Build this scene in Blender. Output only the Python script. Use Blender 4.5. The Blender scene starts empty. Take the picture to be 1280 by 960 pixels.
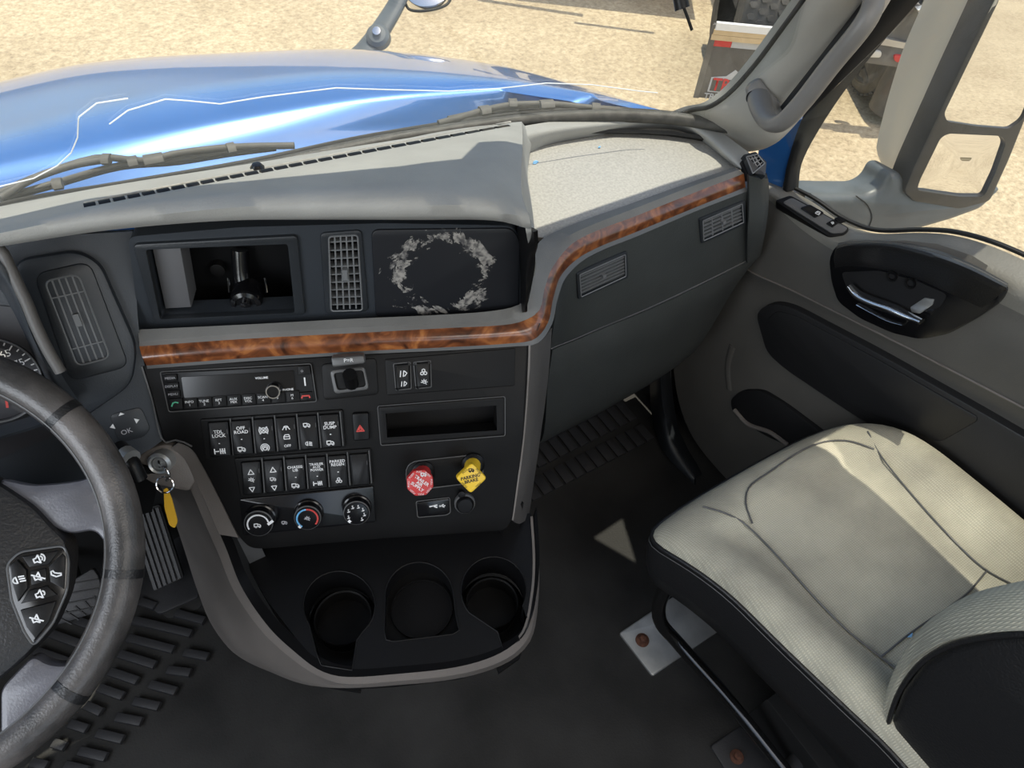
import bpy, bmesh, math, random
from mathutils import Vector, Matrix
from mathutils.bvhtree import BVHTree
from mathutils.geometry import tessellate_polygon
random.seed(7)
R = math.radians
SC = bpy.context.scene
COL = SC.collection
V = Vector

# ------------------------------------------------------------ camera
TH, PS, RO = R(50.09), R(36.56), R(6.07)
FPX = 880.0
EYE = V((0, 0, 1.42))
cf = V((math.sin(PS)*math.cos(TH), math.cos(PS)*math.cos(TH), -math.sin(TH)))
cr = V((math.cos(PS), -math.sin(PS), 0)); cu = cr.cross(cf)
cr, cu = cr*math.cos(RO)+cu*math.sin(RO), -cr*math.sin(RO)+cu*math.cos(RO)
cd = bpy.data.cameras.new('camera'); cam = bpy.data.objects.new('camera', cd); COL.objects.link(cam)
m = Matrix.Identity(4)
for i in range(3):
    m[i][0] = cr[i]; m[i][1] = cu[i]; m[i][2] = -cf[i]; m[i][3] = EYE[i]
cam.matrix_world = m
cd.sensor_width = 36; cd.lens = FPX/1280*36; cd.clip_start = .01; cd.clip_end = 300
SC.camera = cam

# ------------------------------------------------------------ sky, sun, lamps, exposure
w = bpy.data.worlds.new('sky'); SC.world = w; w.use_nodes = True
nt = w.node_tree; bg = nt.nodes['Background']
sky = nt.nodes.new('ShaderNodeTexSky'); sky.sky_type = 'NISHITA'; sky.sun_disc = False
sky.sun_elevation = R(64); sky.sun_rotation = R(160); sky.air_density = 1.3; sky.dust_density = 2.5; sky.ozone_density = .6
nt.links.new(sky.outputs[0], bg.inputs[0]); bg.inputs[1].default_value = .22
sd = bpy.data.lights.new('sun', 'SUN'); sd.energy = 4.9; sd.angle = R(.35); sd.color = (1, .93, .78)
so = bpy.data.objects.new('sun', sd); COL.objects.link(so)
SUN = V((-.10, -.10, -1)).normalized()
so.rotation_euler = SUN.to_track_quat('-Z', 'Y').to_euler()
def area(name, loc, tgt, sx, sy, e, col=(1, 1, 1)):
    l = bpy.data.lights.new(name, 'AREA'); l.shape = 'RECTANGLE'; l.size = sx; l.size_y = sy; l.energy = e; l.color = col
    o = bpy.data.objects.new(name, l); COL.objects.link(o); o.location = loc
    o.rotation_euler = (V(tgt)-V(loc)).to_track_quat('-Z', 'Y').to_euler(); return o
area('ceiling_fill', (.35, -.35, 1.60), (.35, .1, .3),     .9, .5, 5.5, (1, .96, .9))  # added fill under the roof to lift the shaded cab
area('rear_fill', (.3, -1.3, 1.35), (.3, .6, .6), 1.6, .7, 3.5, (.95, .97, 1))  # added fill from the open back of the cab
area('driver_window_daylight', (-.93, .1, 1.2), (.3, .5, .6),   .8, .6, 10, (.92, .96, 1))
SC.view_settings.view_transform = 'Standard'; SC.view_settings.look = 'None'
SC.view_settings.gamma = 1; SC.view_settings.use_curve_mapping = False
SC.view_settings.exposure = 0.0

# ------------------------------------------------------------ pixel -> place helpers
def ray(px, py): return (px-640)*cr + (480-py)*cu + FPX*cf
def Z(px, py, z): d = ray(px, py); return EYE + d*((z-EYE.z)/d.z)
def X(px, py, x): d = ray(px, py); return EYE + d*((x-EYE.x)/d.x)
def Y(px, py, y): d = ray(px, py); return EYE + d*((y-EYE.y)/d.y)
class Frame:
    def __init__(s, o, n, e1):
        s.o = V(o); s.n = V(n).normalized(); e = V(e1); s.e1 = (e - s.n*e.dot(s.n)).normalized(); s.e2 = s.n.cross(s.e1)
    def hit(s, px, py, c=0.0):
        d = ray(px, py); return EYE + d*(((s.o+s.n*c)-EYE).dot(s.n)/d.dot(s.n))
    def px(s, x, y, c=0.0):
        p = s.hit(x, y, c)-s.o; return (p.dot(s.e1), p.dot(s.e2))
    def pl(s, pts, c=0.0): return [s.px(x, y, c) for x, y in pts]
    def W(s, a, b, c=0.0): return s.o + s.e1*a + s.e2*b + s.n*c
    def off(s, c): return Frame(s.o+s.n*c, s.n, s.e1)

# ------------------------------------------------------------ mesh helpers
ROOT = {}
def finish(name, bm, mat, parent=None, smooth=35, kind=None, label=None):
    bmesh.ops.remove_doubles(bm, verts=bm.verts, dist=1e-6)
    loc = V((0, 0, 0))
    if parent is not None: loc = ROOT[parent.name]
    elif bm.verts:
        xs = [v.co for v in bm.verts]
        loc = V(((min(v.x for v in xs)+max(v.x for v in xs))/2, (min(v.y for v in xs)+max(v.y for v in xs))/2, min(v.z for v in xs)))
    for v in bm.verts: v.co -= loc
    if smooth:
        th = R(smooth)
        for e in bm.edges:
            if len(e.link_faces) == 2: e.smooth = e.calc_face_angle(0) < th
        for f in bm.faces: f.smooth = True
    me = bpy.data.meshes.new(name); bm.to_mesh(me); bm.free(); me.materials.append(mat)
    o = bpy.data.objects.new(name, me); COL.objects.link(o)
    if parent is not None:
        o.parent = parent
    else: o.location = loc
    ROOT[o.name] = loc
    if kind: o['kind'] = kind
    if label: o['label'] = label
    return o
def thing(name, label, cat, loc, group=None):
    o = bpy.data.objects.new(name, None); COL.objects.link(o); o.location = loc; o.empty_display_size = .02
    o['label'] = label; o['category'] = cat
    if group: o['group'] = group
    ROOT[o.name] = V(loc); return o
def tag(o, label, cat, group=None):
    o['label'] = label; o['category'] = cat
    if group: o['group'] = group
    return o
def struct(name, loc=(0, 0, 0)):
    o = bpy.data.objects.new(name, None); COL.objects.link(o); o.location = loc; o['kind'] = 'structure'; o.empty_display_size = .02
    ROOT[o.name] = V(loc); return o
def rnd(pts, r, seg=5):
    out = []; n = len(pts)
    for i in range(n):
        a, b, c = V(pts[i-1]), V(pts[i]), V(pts[(i+1) % n])
        rr = r[i] if isinstance(r, (list, tuple)) else r
        d1 = (a-b); d2 = (c-b); l1 = d1.length; l2 = d2.length
        q = min(rr, l1*.48, l2*.48)
        if q < 1e-5: out.append(tuple(b)); continue
        p1 = b+d1/l1*q; p2 = b+d2/l2*q
        for k in range(seg+1):
            t = k/seg; out.append(tuple(p1*(1-t)**2 + b*2*t*(1-t) + p2*t*t))
    return out
def circ(a, b, r, n=24, ry=None, ph=0):
    return [(a+r*math.cos(2*math.pi*k/n+ph), b+(ry or r)*math.sin(2*math.pi*k/n+ph)) for k in range(n)]
def inset(pts, d):
    n = len(pts); A = sum(pts[i-1][0]*pts[i][1]-pts[i][0]*pts[i-1][1] for i in range(n)); s = 1 if A > 0 else -1
    out = []
    for i in range(n):
        a, b, c = V(pts[i-1]), V(pts[i]), V(pts[(i+1) % n])
        d1 = (b-a); d2 = (c-b)
        if d1.length < 1e-9 or d2.length < 1e-9: out.append(tuple(b)); continue
        d1.normalize(); d2.normalize()
        n1 = V((-d1.y, d1.x)); n2 = V((-d2.y, d2.x)); q = n1+n2
        if q.length < 1e-6: q = n1.copy()
        q.normalize(); k = max(.5, q.dot(n1))
        out.append(tuple(b+q*(s*d/k)))
    return out
def prism(bm, fr, pts, c0, c1, bev=0.0, holes=(), back=False):
    """plate in frame fr: outline pts, from depth c0 to c1 (front), front edge bevelled, with through holes"""
    A = sum(pts[i-1][0]*pts[i][1]-pts[i][0]*pts[i-1][1] for i in range(len(pts)))
    if A < 0: pts = pts[::-1]
    top = inset(pts, bev) if bev else pts
    loops = [top]+[list(h) for h in holes]
    flat = [p for l in loops for p in l]
    vt = [bm.verts.new(fr.W(p[0], p[1], c1)) for p in flat]
    tris = tessellate_polygon([[V((p[0], p[1], 0)) for p in l] for l in loops])
    for t in tris:
        a, b, c = [flat[i] for i in t]
        ar = (b[0]-a[0])*(c[1]-a[1])-(c[0]-a[0])*(b[1]-a[1])
        if abs(ar) < 1e-14: continue
        ii = t if ar > 0 else t[::-1]
        try: bm.faces.new([vt[i] for i in ii])
        except ValueError: pass
    n = len(pts); rings = [vt[:n]]
    if bev: rings.append([bm.verts.new(fr.W(*((V(pts[i])*.7+V(top[i])*.3)), c1-bev*.3)) for i in range(n)]); rings.append([bm.verts.new(fr.W(p[0], p[1], c1-bev)) for p in pts])
    rings.append([bm.verts.new(fr.W(p[0], p[1], c0)) for p in pts])
    for ra, rb in zip(rings, rings[1:]):
        for i in range(n): bm.faces.new((ra[i], rb[i], rb[(i+1) % n], ra[(i+1) % n]))
    if back:
        try: bm.faces.new(rings[-1][::-1])
        except ValueError: pass
    k = n
    for h in holes:
        hv = vt[k:k+len(h)]; k += len(h)
        hb = [bm.verts.new(fr.W(p[0], p[1], c0)) for p in h]
        for i in range(len(h)): bm.faces.new((hv[i-1], hb[i-1], hb[i], hv[i]))
    return bm
def plate(name, fr, pts, c0, c1, mat, parent=None, bev=0.0, holes=(), **k):
    bm = bmesh.new(); prism(bm, fr, pts, c0, c1, bev, holes, back=not holes); return finish(name, bm, mat, parent, **k)
def rect(a0, b0, a1, b1): return [(a0, b0), (a1, b0), (a1, b1), (a0, b1)]
def catmull(pts, n):
    pts = [V(p) for p in pts]
    if len(pts) == 2: return [pts[0].lerp(pts[1], i/(n-1)) for i in range(n)]
    L = [0]
    for a, b in zip(pts, pts[1:]): L.append(L[-1]+max((b-a).length, 1e-6))
    out = []
    for i in range(n):
        s = L[-1]*i/(n-1); k = 0
        while k < len(L)-2 and s > L[k+1]: k += 1
        t = (s-L[k])/(L[k+1]-L[k])
        p1, p2 = pts[k], pts[k+1]; h = L[k+1]-L[k]
        m1 = (p2-pts[k-1])/(L[k+1]-L[k-1]) if k > 0 else (p2-p1)/h
        m2 = (pts[k+2]-p1)/(L[k+2]-L[k]) if k+2 < len(pts) else (p2-p1)/h
        t2, t3 = t*t, t*t*t
        out.append(p1*(2*t3-3*t2+1)+m1*h*(t3-2*t2+t)+p2*(-2*t3+3*t2)+m2*h*(t3-t2))
    return out
def loft_bm(rows, n=24, mrows=None, thick=0.0, closed=False, bm=None):
    R0 = [catmull(r, n) for r in rows]
    if mrows and len(rows) > 2:
        cols = [catmull([r[i] for r in R0], mrows) for i in range(n)]
        R0 = [[cols[i][j] for i in range(n)] for j in range(mrows)]
    bm = bm or bmesh.new()
    vs = [[bm.verts.new(p) for p in r] for r in R0]
    for j in range(len(vs)-1):
        for i in range(n-1):
            try: bm.faces.new((vs[j][i], vs[j+1][i], vs[j+1][i+1], vs[j][i+1]))
            except ValueError: pass
    if thick:
        bm.normal_update()
        # orient toward the eye, then add a back skin
        s = sum((EYE-f.calc_center_median()).dot(f.normal) for f in bm.faces)
        if s < 0: bmesh.ops.reverse_faces(bm, faces=bm.faces); bm.normal_update()
        nr = [[v.normal.copy() for v in r] for r in vs]
        bk = [[bm.verts.new(v.co - nr[j][i]*thick) for i, v in enumerate(r)] for j, r in enumerate(vs)]
        M = len(vs)
        for j in range(M-1):
            for i in range(n-1): bm.faces.new((bk[j][i], bk[j+1][i], bk[j+1][i+1], bk[j][i+1]))
        for j in range(M-1):
            bm.faces.new((vs[j][0], vs[j+1][0], bk[j+1][0], bk[j][0])); bm.faces.new((vs[j][-1], bk[j][-1], bk[j+1][-1], vs[j+1][-1]))
        for i in range(n-1):
            bm.faces.new((vs[0][i], bk[0][i], bk[0][i+1], vs[0][i+1])); bm.faces.new((vs[-1][i], vs[-1][i+1], bk[-1][i+1], bk[-1][i]))
        bmesh.ops.recalc_face_normals(bm, faces=bm.faces)
    return bm
def loft(name, rows, mat, parent=None, n=24, mrows=None, thick=.006, smooth=50, **k):
    return finish(name, loft_bm(rows, n, mrows, thick), mat, parent, smooth, **k)
def tube_bm(pts, r, seg=10, n=None, closed=False, bm=None, flat=1.0, up=None):
    P = catmull(pts, n) if n else [V(p) for p in pts]
    bm = bm or bmesh.new(); M = len(P); rings = []; last = None
    for i, p in enumerate(P):
        a = P[(i-1) % M] if (closed or i) else p; b = P[(i+1) % M] if (closed or i < M-1) else p
        t = (b-a).normalized()
        q = V(up) if up else (last or (V((0, 0, 1)) if abs(t.z) < .9 else V((1, 0, 0))))
        q = (q-t*q.dot(t)).normalized(); last = q; s = t.cross(q)
        rr = r(i/(M-1)) if callable(r) else r
        rings.append([bm.verts.new(p+(q*math.cos(2*math.pi*k/seg)*flat+s*math.sin(2*math.pi*k/seg))*rr) for k in range(seg)])
    for i in range(M if closed else M-1):
        A, B = rings[i], rings[(i+1) % M]
        for k in range(seg): bm.faces.new((A[k], B[k], B[(k+1) % seg], A[(k+1) % seg]))
    if not closed: bm.faces.new(rings[0]); bm.faces.new(rings[-1][::-1])
    bmesh.ops.recalc_face_normals(bm, faces=bm.faces)
    return bm
def tube(name, pts, r, mat, parent=None, **k):
    kk = {q: k.pop(q) for q in list(k) if q in ('seg', 'n', 'closed', 'flat', 'up')}
    return finish(name, tube_bm(pts, r, **kk), mat, parent, 60, **k)
def lathe_bm(fr, a, b, prof, n=28, bm=None):
    """prof: list of (radius, c)"""
    bm = bm or bmesh.new(); rings = []
    for r, c in prof:
        if r < 1e-6: rings.append([bm.verts.new(fr.W(a, b, c))])
        else: rings.append([bm.verts.new(fr.W(a+r*math.cos(2*math.pi*k/n), b+r*math.sin(2*math.pi*k/n), c)) for k in range(n)])
    for A, B in zip(rings, rings[1:]):
        for k in range(n):
            if len(A) == 1 and len(B) == 1: continue
            if len(A) == 1: bm.faces.new((A[0], B[k], B[(k+1) % n]))
            elif len(B) == 1: bm.faces.new((A[k], B[0], A[(k+1) % n]))
            else: bm.faces.new((A[k], B[k], B[(k+1) % n], A[(k+1) % n]))
    bmesh.ops.recalc_face_normals(bm, faces=bm.faces)
    return bm
def lathe(name, fr, a, b, prof, mat, parent=None, n=28, **k):
    return finish(name, lathe_bm(fr, a, b, prof, n), mat, parent, 35, **k)
def box_bm(lo, hi, bm=None, M=None):
    bm = bm or bmesh.new(); lo, hi = V(lo), V(hi)
    c = [V((x, y, z)) for x in (lo.x, hi.x) for y in (lo.y, hi.y) for z in (lo.z, hi.z)]
    if M: c = [M @ p for p in c]
    v = [bm.verts.new(p) for p in c]
    for q in ((0, 1, 3, 2), (4, 6, 7, 5), (0, 4, 5, 1), (2, 3, 7, 6), (0, 2, 6, 4), (1, 5, 7, 3)): bm.faces.new([v[i] for i in q])
    return bm
def box(name, lo, hi, mat, parent=None, **k): return finish(name, box_bm(lo, hi), mat, parent, **k)
def strokes(name, fr, lines, c, r, mat, parent, **k):
    bm = bmesh.new()
    for ln in lines:
        for (a0, b0), (a1, b1) in zip(ln, ln[1:]):
            d = V((a1-a0, b1-b0));
            if d.length < 1e-7: continue
            d.normalize(); q = V((-d.y, d.x))*r; e = d*r*.6
            p = [(a0-e.x+q.x, b0-e.y+q.y), (a0-e.x-q.x, b0-e.y-q.y), (a1+e.x-q.x, b1+e.y-q.y), (a1+e.x+q.x, b1+e.y+q.y)]
            bm.faces.new([bm.verts.new(fr.W(x, y, c)) for x, y in p])
    return finish(name, bm, mat, parent, 0, **k)
def text(fr, s, a, b, size, c, mat, parent, rot=0, align='CENTER', name='lettering', bold=0.0, sx=1.0, **k):
    cu_ = bpy.data.curves.new('t', 'FONT'); cu_.body = s; cu_.size = size; cu_.align_x = align; cu_.align_y = 'CENTER'; cu_.space_line = .85
    cu_.offset = bold*size; cu_.resolution_u = 2; cu_.fill_mode = 'BOTH'
    t = bpy.data.objects.new('t', cu_); COL.objects.link(t)
    dg = bpy.context.evaluated_depsgraph_get(); me = bpy.data.meshes.new_from_object(t.evaluated_get(dg))
    bm = bmesh.new(); bm.from_mesh(me)
    cs, sn = math.cos(rot), math.sin(rot)
    for v in bm.verts:
        x, y = v.co.x*sx, v.co.y; v.co = fr.W(a+x*cs-y*sn, b+x*sn+y*cs, c)
    bpy.data.objects.remove(t); bpy.data.curves.remove(cu_); bpy.data.meshes.remove(me)
    return finish(name, bm, mat, parent, 0, **k)

# ------------------------------------------------------------ materials
def mat(name, col, rough=.5, metal=0, var=0.0, vscale=8, bump=0.0, bscale=300, coat=0, col2=None, spec=.5, detail=4, rvar=0.0, dist=.001):
    m = bpy.data.materials.new(name); m.use_nodes = True; t = m.node_tree; b = t.nodes['Principled BSDF']
    b.inputs['Base Color'].default_value = (*col, 1); b.inputs['Roughness'].default_value = rough; b.inputs['Metallic'].default_value = metal
    b.inputs['Coat Weight'].default_value = coat; b.inputs['Specular IOR Level'].default_value = spec
    tc = t.nodes.new('ShaderNodeTexCoord')
    if var or col2:
        n = t.nodes.new('ShaderNodeTexNoise'); n.inputs['Scale'].default_value = vscale; n.inputs['Detail'].default_value = detail
        t.links.new(tc.outputs['Object'], n.inputs['Vector'])
        r = t.nodes.new('ShaderNodeValToRGB'); r.color_ramp.elements[0].position = .35; r.color_ramp.elements[1].position = .68
        c2 = col2 or tuple(min(1, c*(1+var)) for c in col); c1 = col if col2 else tuple(c*(1-var) for c in col)
        r.color_ramp.elements[0].color = (*c1, 1); r.color_ramp.elements[1].color = (*c2, 1)
        t.links.new(n.outputs[0], r.inputs[0]); t.links.new(r.outputs[0], b.inputs['Base Color'])
        if rvar:
            mr = t.nodes.new('ShaderNodeMapRange'); mr.inputs[3].default_value = rough-rvar; mr.inputs[4].default_value = rough+rvar
            t.links.new(n.outputs[0], mr.inputs[0]); t.links.new(mr.outputs[0], b.inputs['Roughness'])
    if bump:
        n = t.nodes.new('ShaderNodeTexNoise'); n.inputs['Scale'].default_value = bscale; n.inputs['Detail'].default_value = 2
        t.links.new(tc.outputs['Object'], n.inputs['Vector'])
        u = t.nodes.new('ShaderNodeBump'); u.inputs['Strength'].default_value = bump; u.inputs['Distance'].default_value = dist
        t.links.new(n.outputs[0], u.inputs['Height']); t.links.new(u.outputs[0], b.inputs['Normal'])
    return m
M = {}
M['dash_top'] = mat('dash_top_grey', (.33, .33, .315), .6, var=.07, vscale=14, bump=.35, bscale=420)
M['dash_grey'] = mat('dash_grey', (.165, .163, .155), .62, var=.12, vscale=14, bump=.35, bscale=420)
M['dash_pad'] = mat('dash_pad', (.40, .39, .365), .6, var=.12, vscale=260, bump=.6, bscale=260)
M['fascia_dark'] = mat('fascia_dark', (.018, .021, .025), .42, var=.15, vscale=20, bump=.2, bscale=500)
M['fascia_blue'] = mat('fascia_blue', (.026, .031, .038), .45, var=.12, vscale=10, bump=.2, bscale=500)
M['stack'] = mat('stack_plastic', (.0065, .0063, .0064), .45, spec=.18, var=.15, vscale=15, bump=.15, bscale=600)
M['black'] = mat('black_plastic', (.005, .005, .0055), .4, spec=.25, bump=.1, bscale=500)
M['gloss_black'] = mat('gloss_black', (.005, .005, .006), .16)
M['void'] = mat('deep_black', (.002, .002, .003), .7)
M['edge'] = mat('edge_grey', (.10, .10, .10), .4)
M['slat'] = mat('slat_grey', (.15, .155, .16), .35)
M['side_grey'] = mat('side_grey', (.085, .08, .076), .5, var=.1, vscale=12, bump=.3, bscale=500)
M['skirt'] = mat('skirt_grey', (.16, .143, .13), .48, var=.12, vscale=9, bump=.3, bscale=500)
M['pass_grey'] = mat('passenger_grey', (.04, .044, .043), .5, var=.1, vscale=12, bump=.5, bscale=350)
M['door_grey'] = mat('door_grey', (.092, .088, .08), .5, var=.1, vscale=6, bump=.35, bscale=380)
M['door_top'] = mat('door_top_grey', (.17, .165, .145), .5, var=.1, vscale=18, bump=.4, bscale=300)
M['door_dark'] = mat('door_dark', (.016, .016, .017), .42, bump=.3, bscale=500)
M['pillar'] = mat('pillar_grey', (.36, .345, .31), .5, var=.06, vscale=8, bump=.15, bscale=500)
M['handle_grey'] = mat('handle_grey', (.16, .155, .15), .42, var=.08, vscale=20, bump=.15, bscale=500)
M['rubber'] = mat('rubber_mat', (.026, .0255, .0245), .6, spec=.25, var=.35, vscale=7, bump=.5, bscale=260, rvar=.1)
M['rubber_rib'] = mat('rubber_rib', (.028, .028, .03), .5, bump=.3, bscale=300)
M['leather'] = mat('leather_black', (.012, .012, .013), .4, bump=.6, bscale=330)
M['rim'] = mat('worn_leather', (.030, .029, .029), .34, var=.1, vscale=16, bump=.35, bscale=420, col2=(.13, .118, .112), detail=8)
M['spoke'] = mat('spoke_grey', (.11, .11, .125), .33, bump=.25, bscale=420, var=.2, vscale=25)
M['chrome'] = mat('chrome', (.75, .75, .76), .12, 1)
M['steel'] = mat('worn_steel', (.42, .43, .43), .38, .75, col2=(.6, .61, .6), vscale=18, bump=.3, bscale=90)
M['rust'] = mat('rust', (.12, .05, .03), .8, .2, var=.4, vscale=120)
M['tube_black'] = mat('black_enamel', (.006, .006, .006), .16, coat=.4)
M['white'] = mat('white_print', (.75, .75, .75), .6)
M['dimwhite'] = mat('grey_print', (.4, .4, .42), .6)
M['redprint'] = mat('red_print', (.6, .06, .05), .6)
M['blueprint'] = mat('blue_print', (.15, .45, .75), .6)
M['greenprint'] = mat('green_print', (.1, .5, .3), .6)
M['red'] = mat('red_knob', (.55, .035, .035), .38, var=.08, vscale=30)
M['yellow'] = mat('yellow_knob', (.82, .53, .03), .38, var=.05, vscale=30)
M['yellowtag'] = mat('yellow_key_tag', (.8, .45, .03), .45)
M['gold'] = mat('key_brass', (.6, .45, .22), .3, 1)
M['blue_paint'] = mat('blue_paint', (.035, .17, .50), .26, .25, coat=1, var=.12, vscale=3)
M['rubber_black'] = mat('black_rubber', (.008, .008, .008), .6)
M['wiper'] = mat('dusty_wiper', (.10, .095, .085), .6, var=.2, vscale=30)
M['gasket'] = mat('gasket', (.06, .058, .052), .6, var=.3, vscale=60)
M['mirror_shell'] = mat('mirror_shell', (.52, .49, .42), .35, var=.05, vscale=5)
M['mirror'] = mat('mirror_glass', (.88, .88, .88), .015, 1)
M['mirror_black'] = mat('mirror_trim', (.035, .036, .038), .4, var=.3, vscale=15)
M['mirror_arm'] = mat('mirror_arm', (.10, .115, .125), .4, var=.25, vscale=10)
M['tyre'] = mat('tyre', (.10, .095, .085), .85, var=.2, vscale=15, bump=.4, bscale=90)
M['truck_dust'] = mat('dusty_frame', (.13, .12, .105), .7, var=.25, vscale=6)
M['flap'] = mat('mud_flap', (.12, .112, .10), .75, var=.12, vscale=8)
M['alum'] = mat('aluminium', (.5, .5, .5), .35, .7, var=.1, vscale=5)
M['lens_red'] = mat('red_lens', (.6, .04, .04), .25)
M['lens_clear'] = mat('clear_lens', (.6, .58, .52), .25)
M['plank'] = mat('wooden_board', (.62, .47, .27), .7, var=.1, vscale=12)
M['whitepaint'] = mat('white_paint', (.8, .8, .78), .5)
M['greytape'] = mat('grey_tape', (.5, .52, .54), .4)
M['bluechip'] = mat('blue_chip', (.2, .45, .75), .6)
M['headliner'] = mat('headliner', (.45, .44, .42), .9)
M['dial'] = mat('dial_face', (.03, .03, .035), .4)
M['bare'] = mat('bare_grey_label', (.10, .10, .105), .5)

def glass(name, tint=(.97, .98, .97), gl=1.0, dust=0.0):
    m = bpy.data.materials.new(name); m.use_nodes = True; t = m.node_tree; t.nodes.clear()
    o = t.nodes.new('ShaderNodeOutputMaterial'); tr = t.nodes.new('ShaderNodeBsdfTransparent'); g = t.nodes.new('ShaderNodeBsdfGlossy')
    tr.inputs[0].default_value = (*tint, 1); g.inputs['Roughness'].default_value = .02
    ge = t.nodes.new('ShaderNodeNewGeometry'); dp = t.nodes.new('ShaderNodeVectorMath'); dp.operation = 'DOT_PRODUCT'
    t.links.new(ge.outputs['Normal'], dp.inputs[0]); t.links.new(ge.outputs['Incoming'], dp.inputs[1])
    fr = t.nodes.new('ShaderNodeMath'); fr.operation = 'ABSOLUTE'; t.links.new(dp.outputs['Value'], fr.inputs[0])
    for op, v in (('SUBTRACT', 1), ('POWER', 5), ('MULTIPLY_ADD', .96)):
        q_ = t.nodes.new('ShaderNodeMath'); q_.operation = op
        if op == 'SUBTRACT': q_.inputs[0].default_value = 1; t.links.new(fr.outputs[0], q_.inputs[1])
        else: q_.inputs[1].default_value = v; q_.inputs[2].default_value = .04; t.links.new(fr.outputs[0], q_.inputs[0])
        fr = q_
    mx = t.nodes.new('ShaderNodeMixShader'); k = t.nodes.new('ShaderNodeMath'); k.operation = 'MULTIPLY'; k.inputs[1].default_value = gl
    t.links.new(fr.outputs[0], k.inputs[0]); t.links.new(k.outputs[0], mx.inputs[0]); t.links.new(tr.outputs[0], mx.inputs[1]); t.links.new(g.outputs[0], mx.inputs[2])
    last = mx
    if dust:
        d = t.nodes.new('ShaderNodeBsdfDiffuse'); d.inputs[0].default_value = (.6, .55, .45, 1)
        n = t.nodes.new('ShaderNodeTexNoise'); n.inputs['Scale'].default_value = 5; tc = t.nodes.new('ShaderNodeTexCoord'); t.links.new(tc.outputs['Object'], n.inputs['Vector'])
        q = t.nodes.new('ShaderNodeMath'); q.operation = 'MULTIPLY'; q.inputs[1].default_value = dust; t.links.new(n.outputs[0], q.inputs[0])
        m2 = t.nodes.new('ShaderNodeMixShader'); t.links.new(q.outputs[0], m2.inputs[0]); t.links.new(mx.outputs[0], m2.inputs[1]); t.links.new(d.outputs[0], m2.inputs[2]); last = m2
    t.links.new(last.outputs[0], o.inputs[0]); return m
M['glass'] = glass('window_glass', dust=.05)
M['side_glass'] = glass('door_glass', dust=.10)

def burl():
    m = bpy.data.materials.new('burl_wood'); m.use_nodes = True; t = m.node_tree; b = t.nodes['Principled BSDF']
    tc = t.nodes.new('ShaderNodeTexCoord'); n = t.nodes.new('ShaderNodeTexNoise'); n.inputs['Scale'].default_value = 26; n.inputs['Detail'].default_value = 7; n.inputs['Distortion'].default_value = 2.2
    t.links.new(tc.outputs['Object'], n.inputs['Vector'])
    r = t.nodes.new('ShaderNodeValToRGB'); e = r.color_ramp.elements
    e[0].position = .3; e[0].color = (.045, .014, .006, 1); e[1].position = .75; e[1].color = (.42, .17, .05, 1)
    x = e.new(.5); x.color = (.16, .05, .018, 1); x = e.new(.6); x.color = (.27, .09, .028, 1)
    t.links.new(n.outputs[0], r.inputs[0]); t.links.new(r.outputs[0], b.inputs['Base Color'])
    b.inputs['Roughness'].default_value = .3; b.inputs['Coat Weight'].default_value = .7; b.inputs['Coat Roughness'].default_value = .08
    return m
M['burl'] = burl()
def cloth():
    m = bpy.data.materials.new('seat_cloth'); m.use_nodes = True; t = m.node_tree; b = t.nodes['Principled BSDF']
    tc = t.nodes.new('ShaderNodeTexCoord')
    w1 = t.nodes.new('ShaderNodeTexWave'); w1.inputs['Scale'].default_value = 90; w1.bands_direction = 'X'; w1.inputs['Distortion'].default_value = .6
    w2 = t.nodes.new('ShaderNodeTexWave'); w2.inputs['Scale'].default_value = 110; w2.bands_direction = 'Y'; w2.inputs['Distortion'].default_value = .6
    n = t.nodes.new('ShaderNodeTexNoise'); n.inputs['Scale'].default_value = 7; n.inputs['Detail'].default_value = 5
    mp = t.nodes.new('ShaderNodeMapping'); mp.inputs['Rotation'].default_value = (0, 0, .0)
    t.links.new(tc.outputs['Object'], mp.inputs[0])
    for q in (w1, w2, n): t.links.new(mp.outputs[0], q.inputs['Vector'])
    r = t.nodes.new('ShaderNodeValToRGB'); e = r.color_ramp.elements
    e[0].position = .3; e[0].color = (.34, .325, .265, 1); e[1].position = .62; e[1].color = (.62, .59, .47, 1)
    t.links.new(n.outputs[0], r.inputs[0])
    mul = t.nodes.new('ShaderNodeMath'); mul.operation = 'MULTIPLY'; t.links.new(w1.outputs[1], mul.inputs[0]); t.links.new(w2.outputs[1], mul.inputs[1])
    mr = t.nodes.new('ShaderNodeMapRange'); mr.inputs[3].default_value = .72; mr.inputs[4].default_value = 1.05; t.links.new(mul.outputs[0], mr.inputs[0])
    mx = t.nodes.new('ShaderNodeVectorMath'); mx.operation = 'SCALE'; t.links.new(r.outputs[0], mx.inputs[0]); t.links.new(mr.outputs[0], mx.inputs['Scale'])
    t.links.new(mx.outputs[0], b.inputs['Base Color']); b.inputs['Roughness'].default_value = .9
    u = t.nodes.new('ShaderNodeBump'); u.inputs['Strength'].default_value = .6; u.inputs['Distance'].default_value = .001
    t.links.new(mul.outputs[0], u.inputs['Height']); t.links.new(u.outputs[0], b.inputs['Normal'])
    return m
M['cloth'] = cloth()
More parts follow.
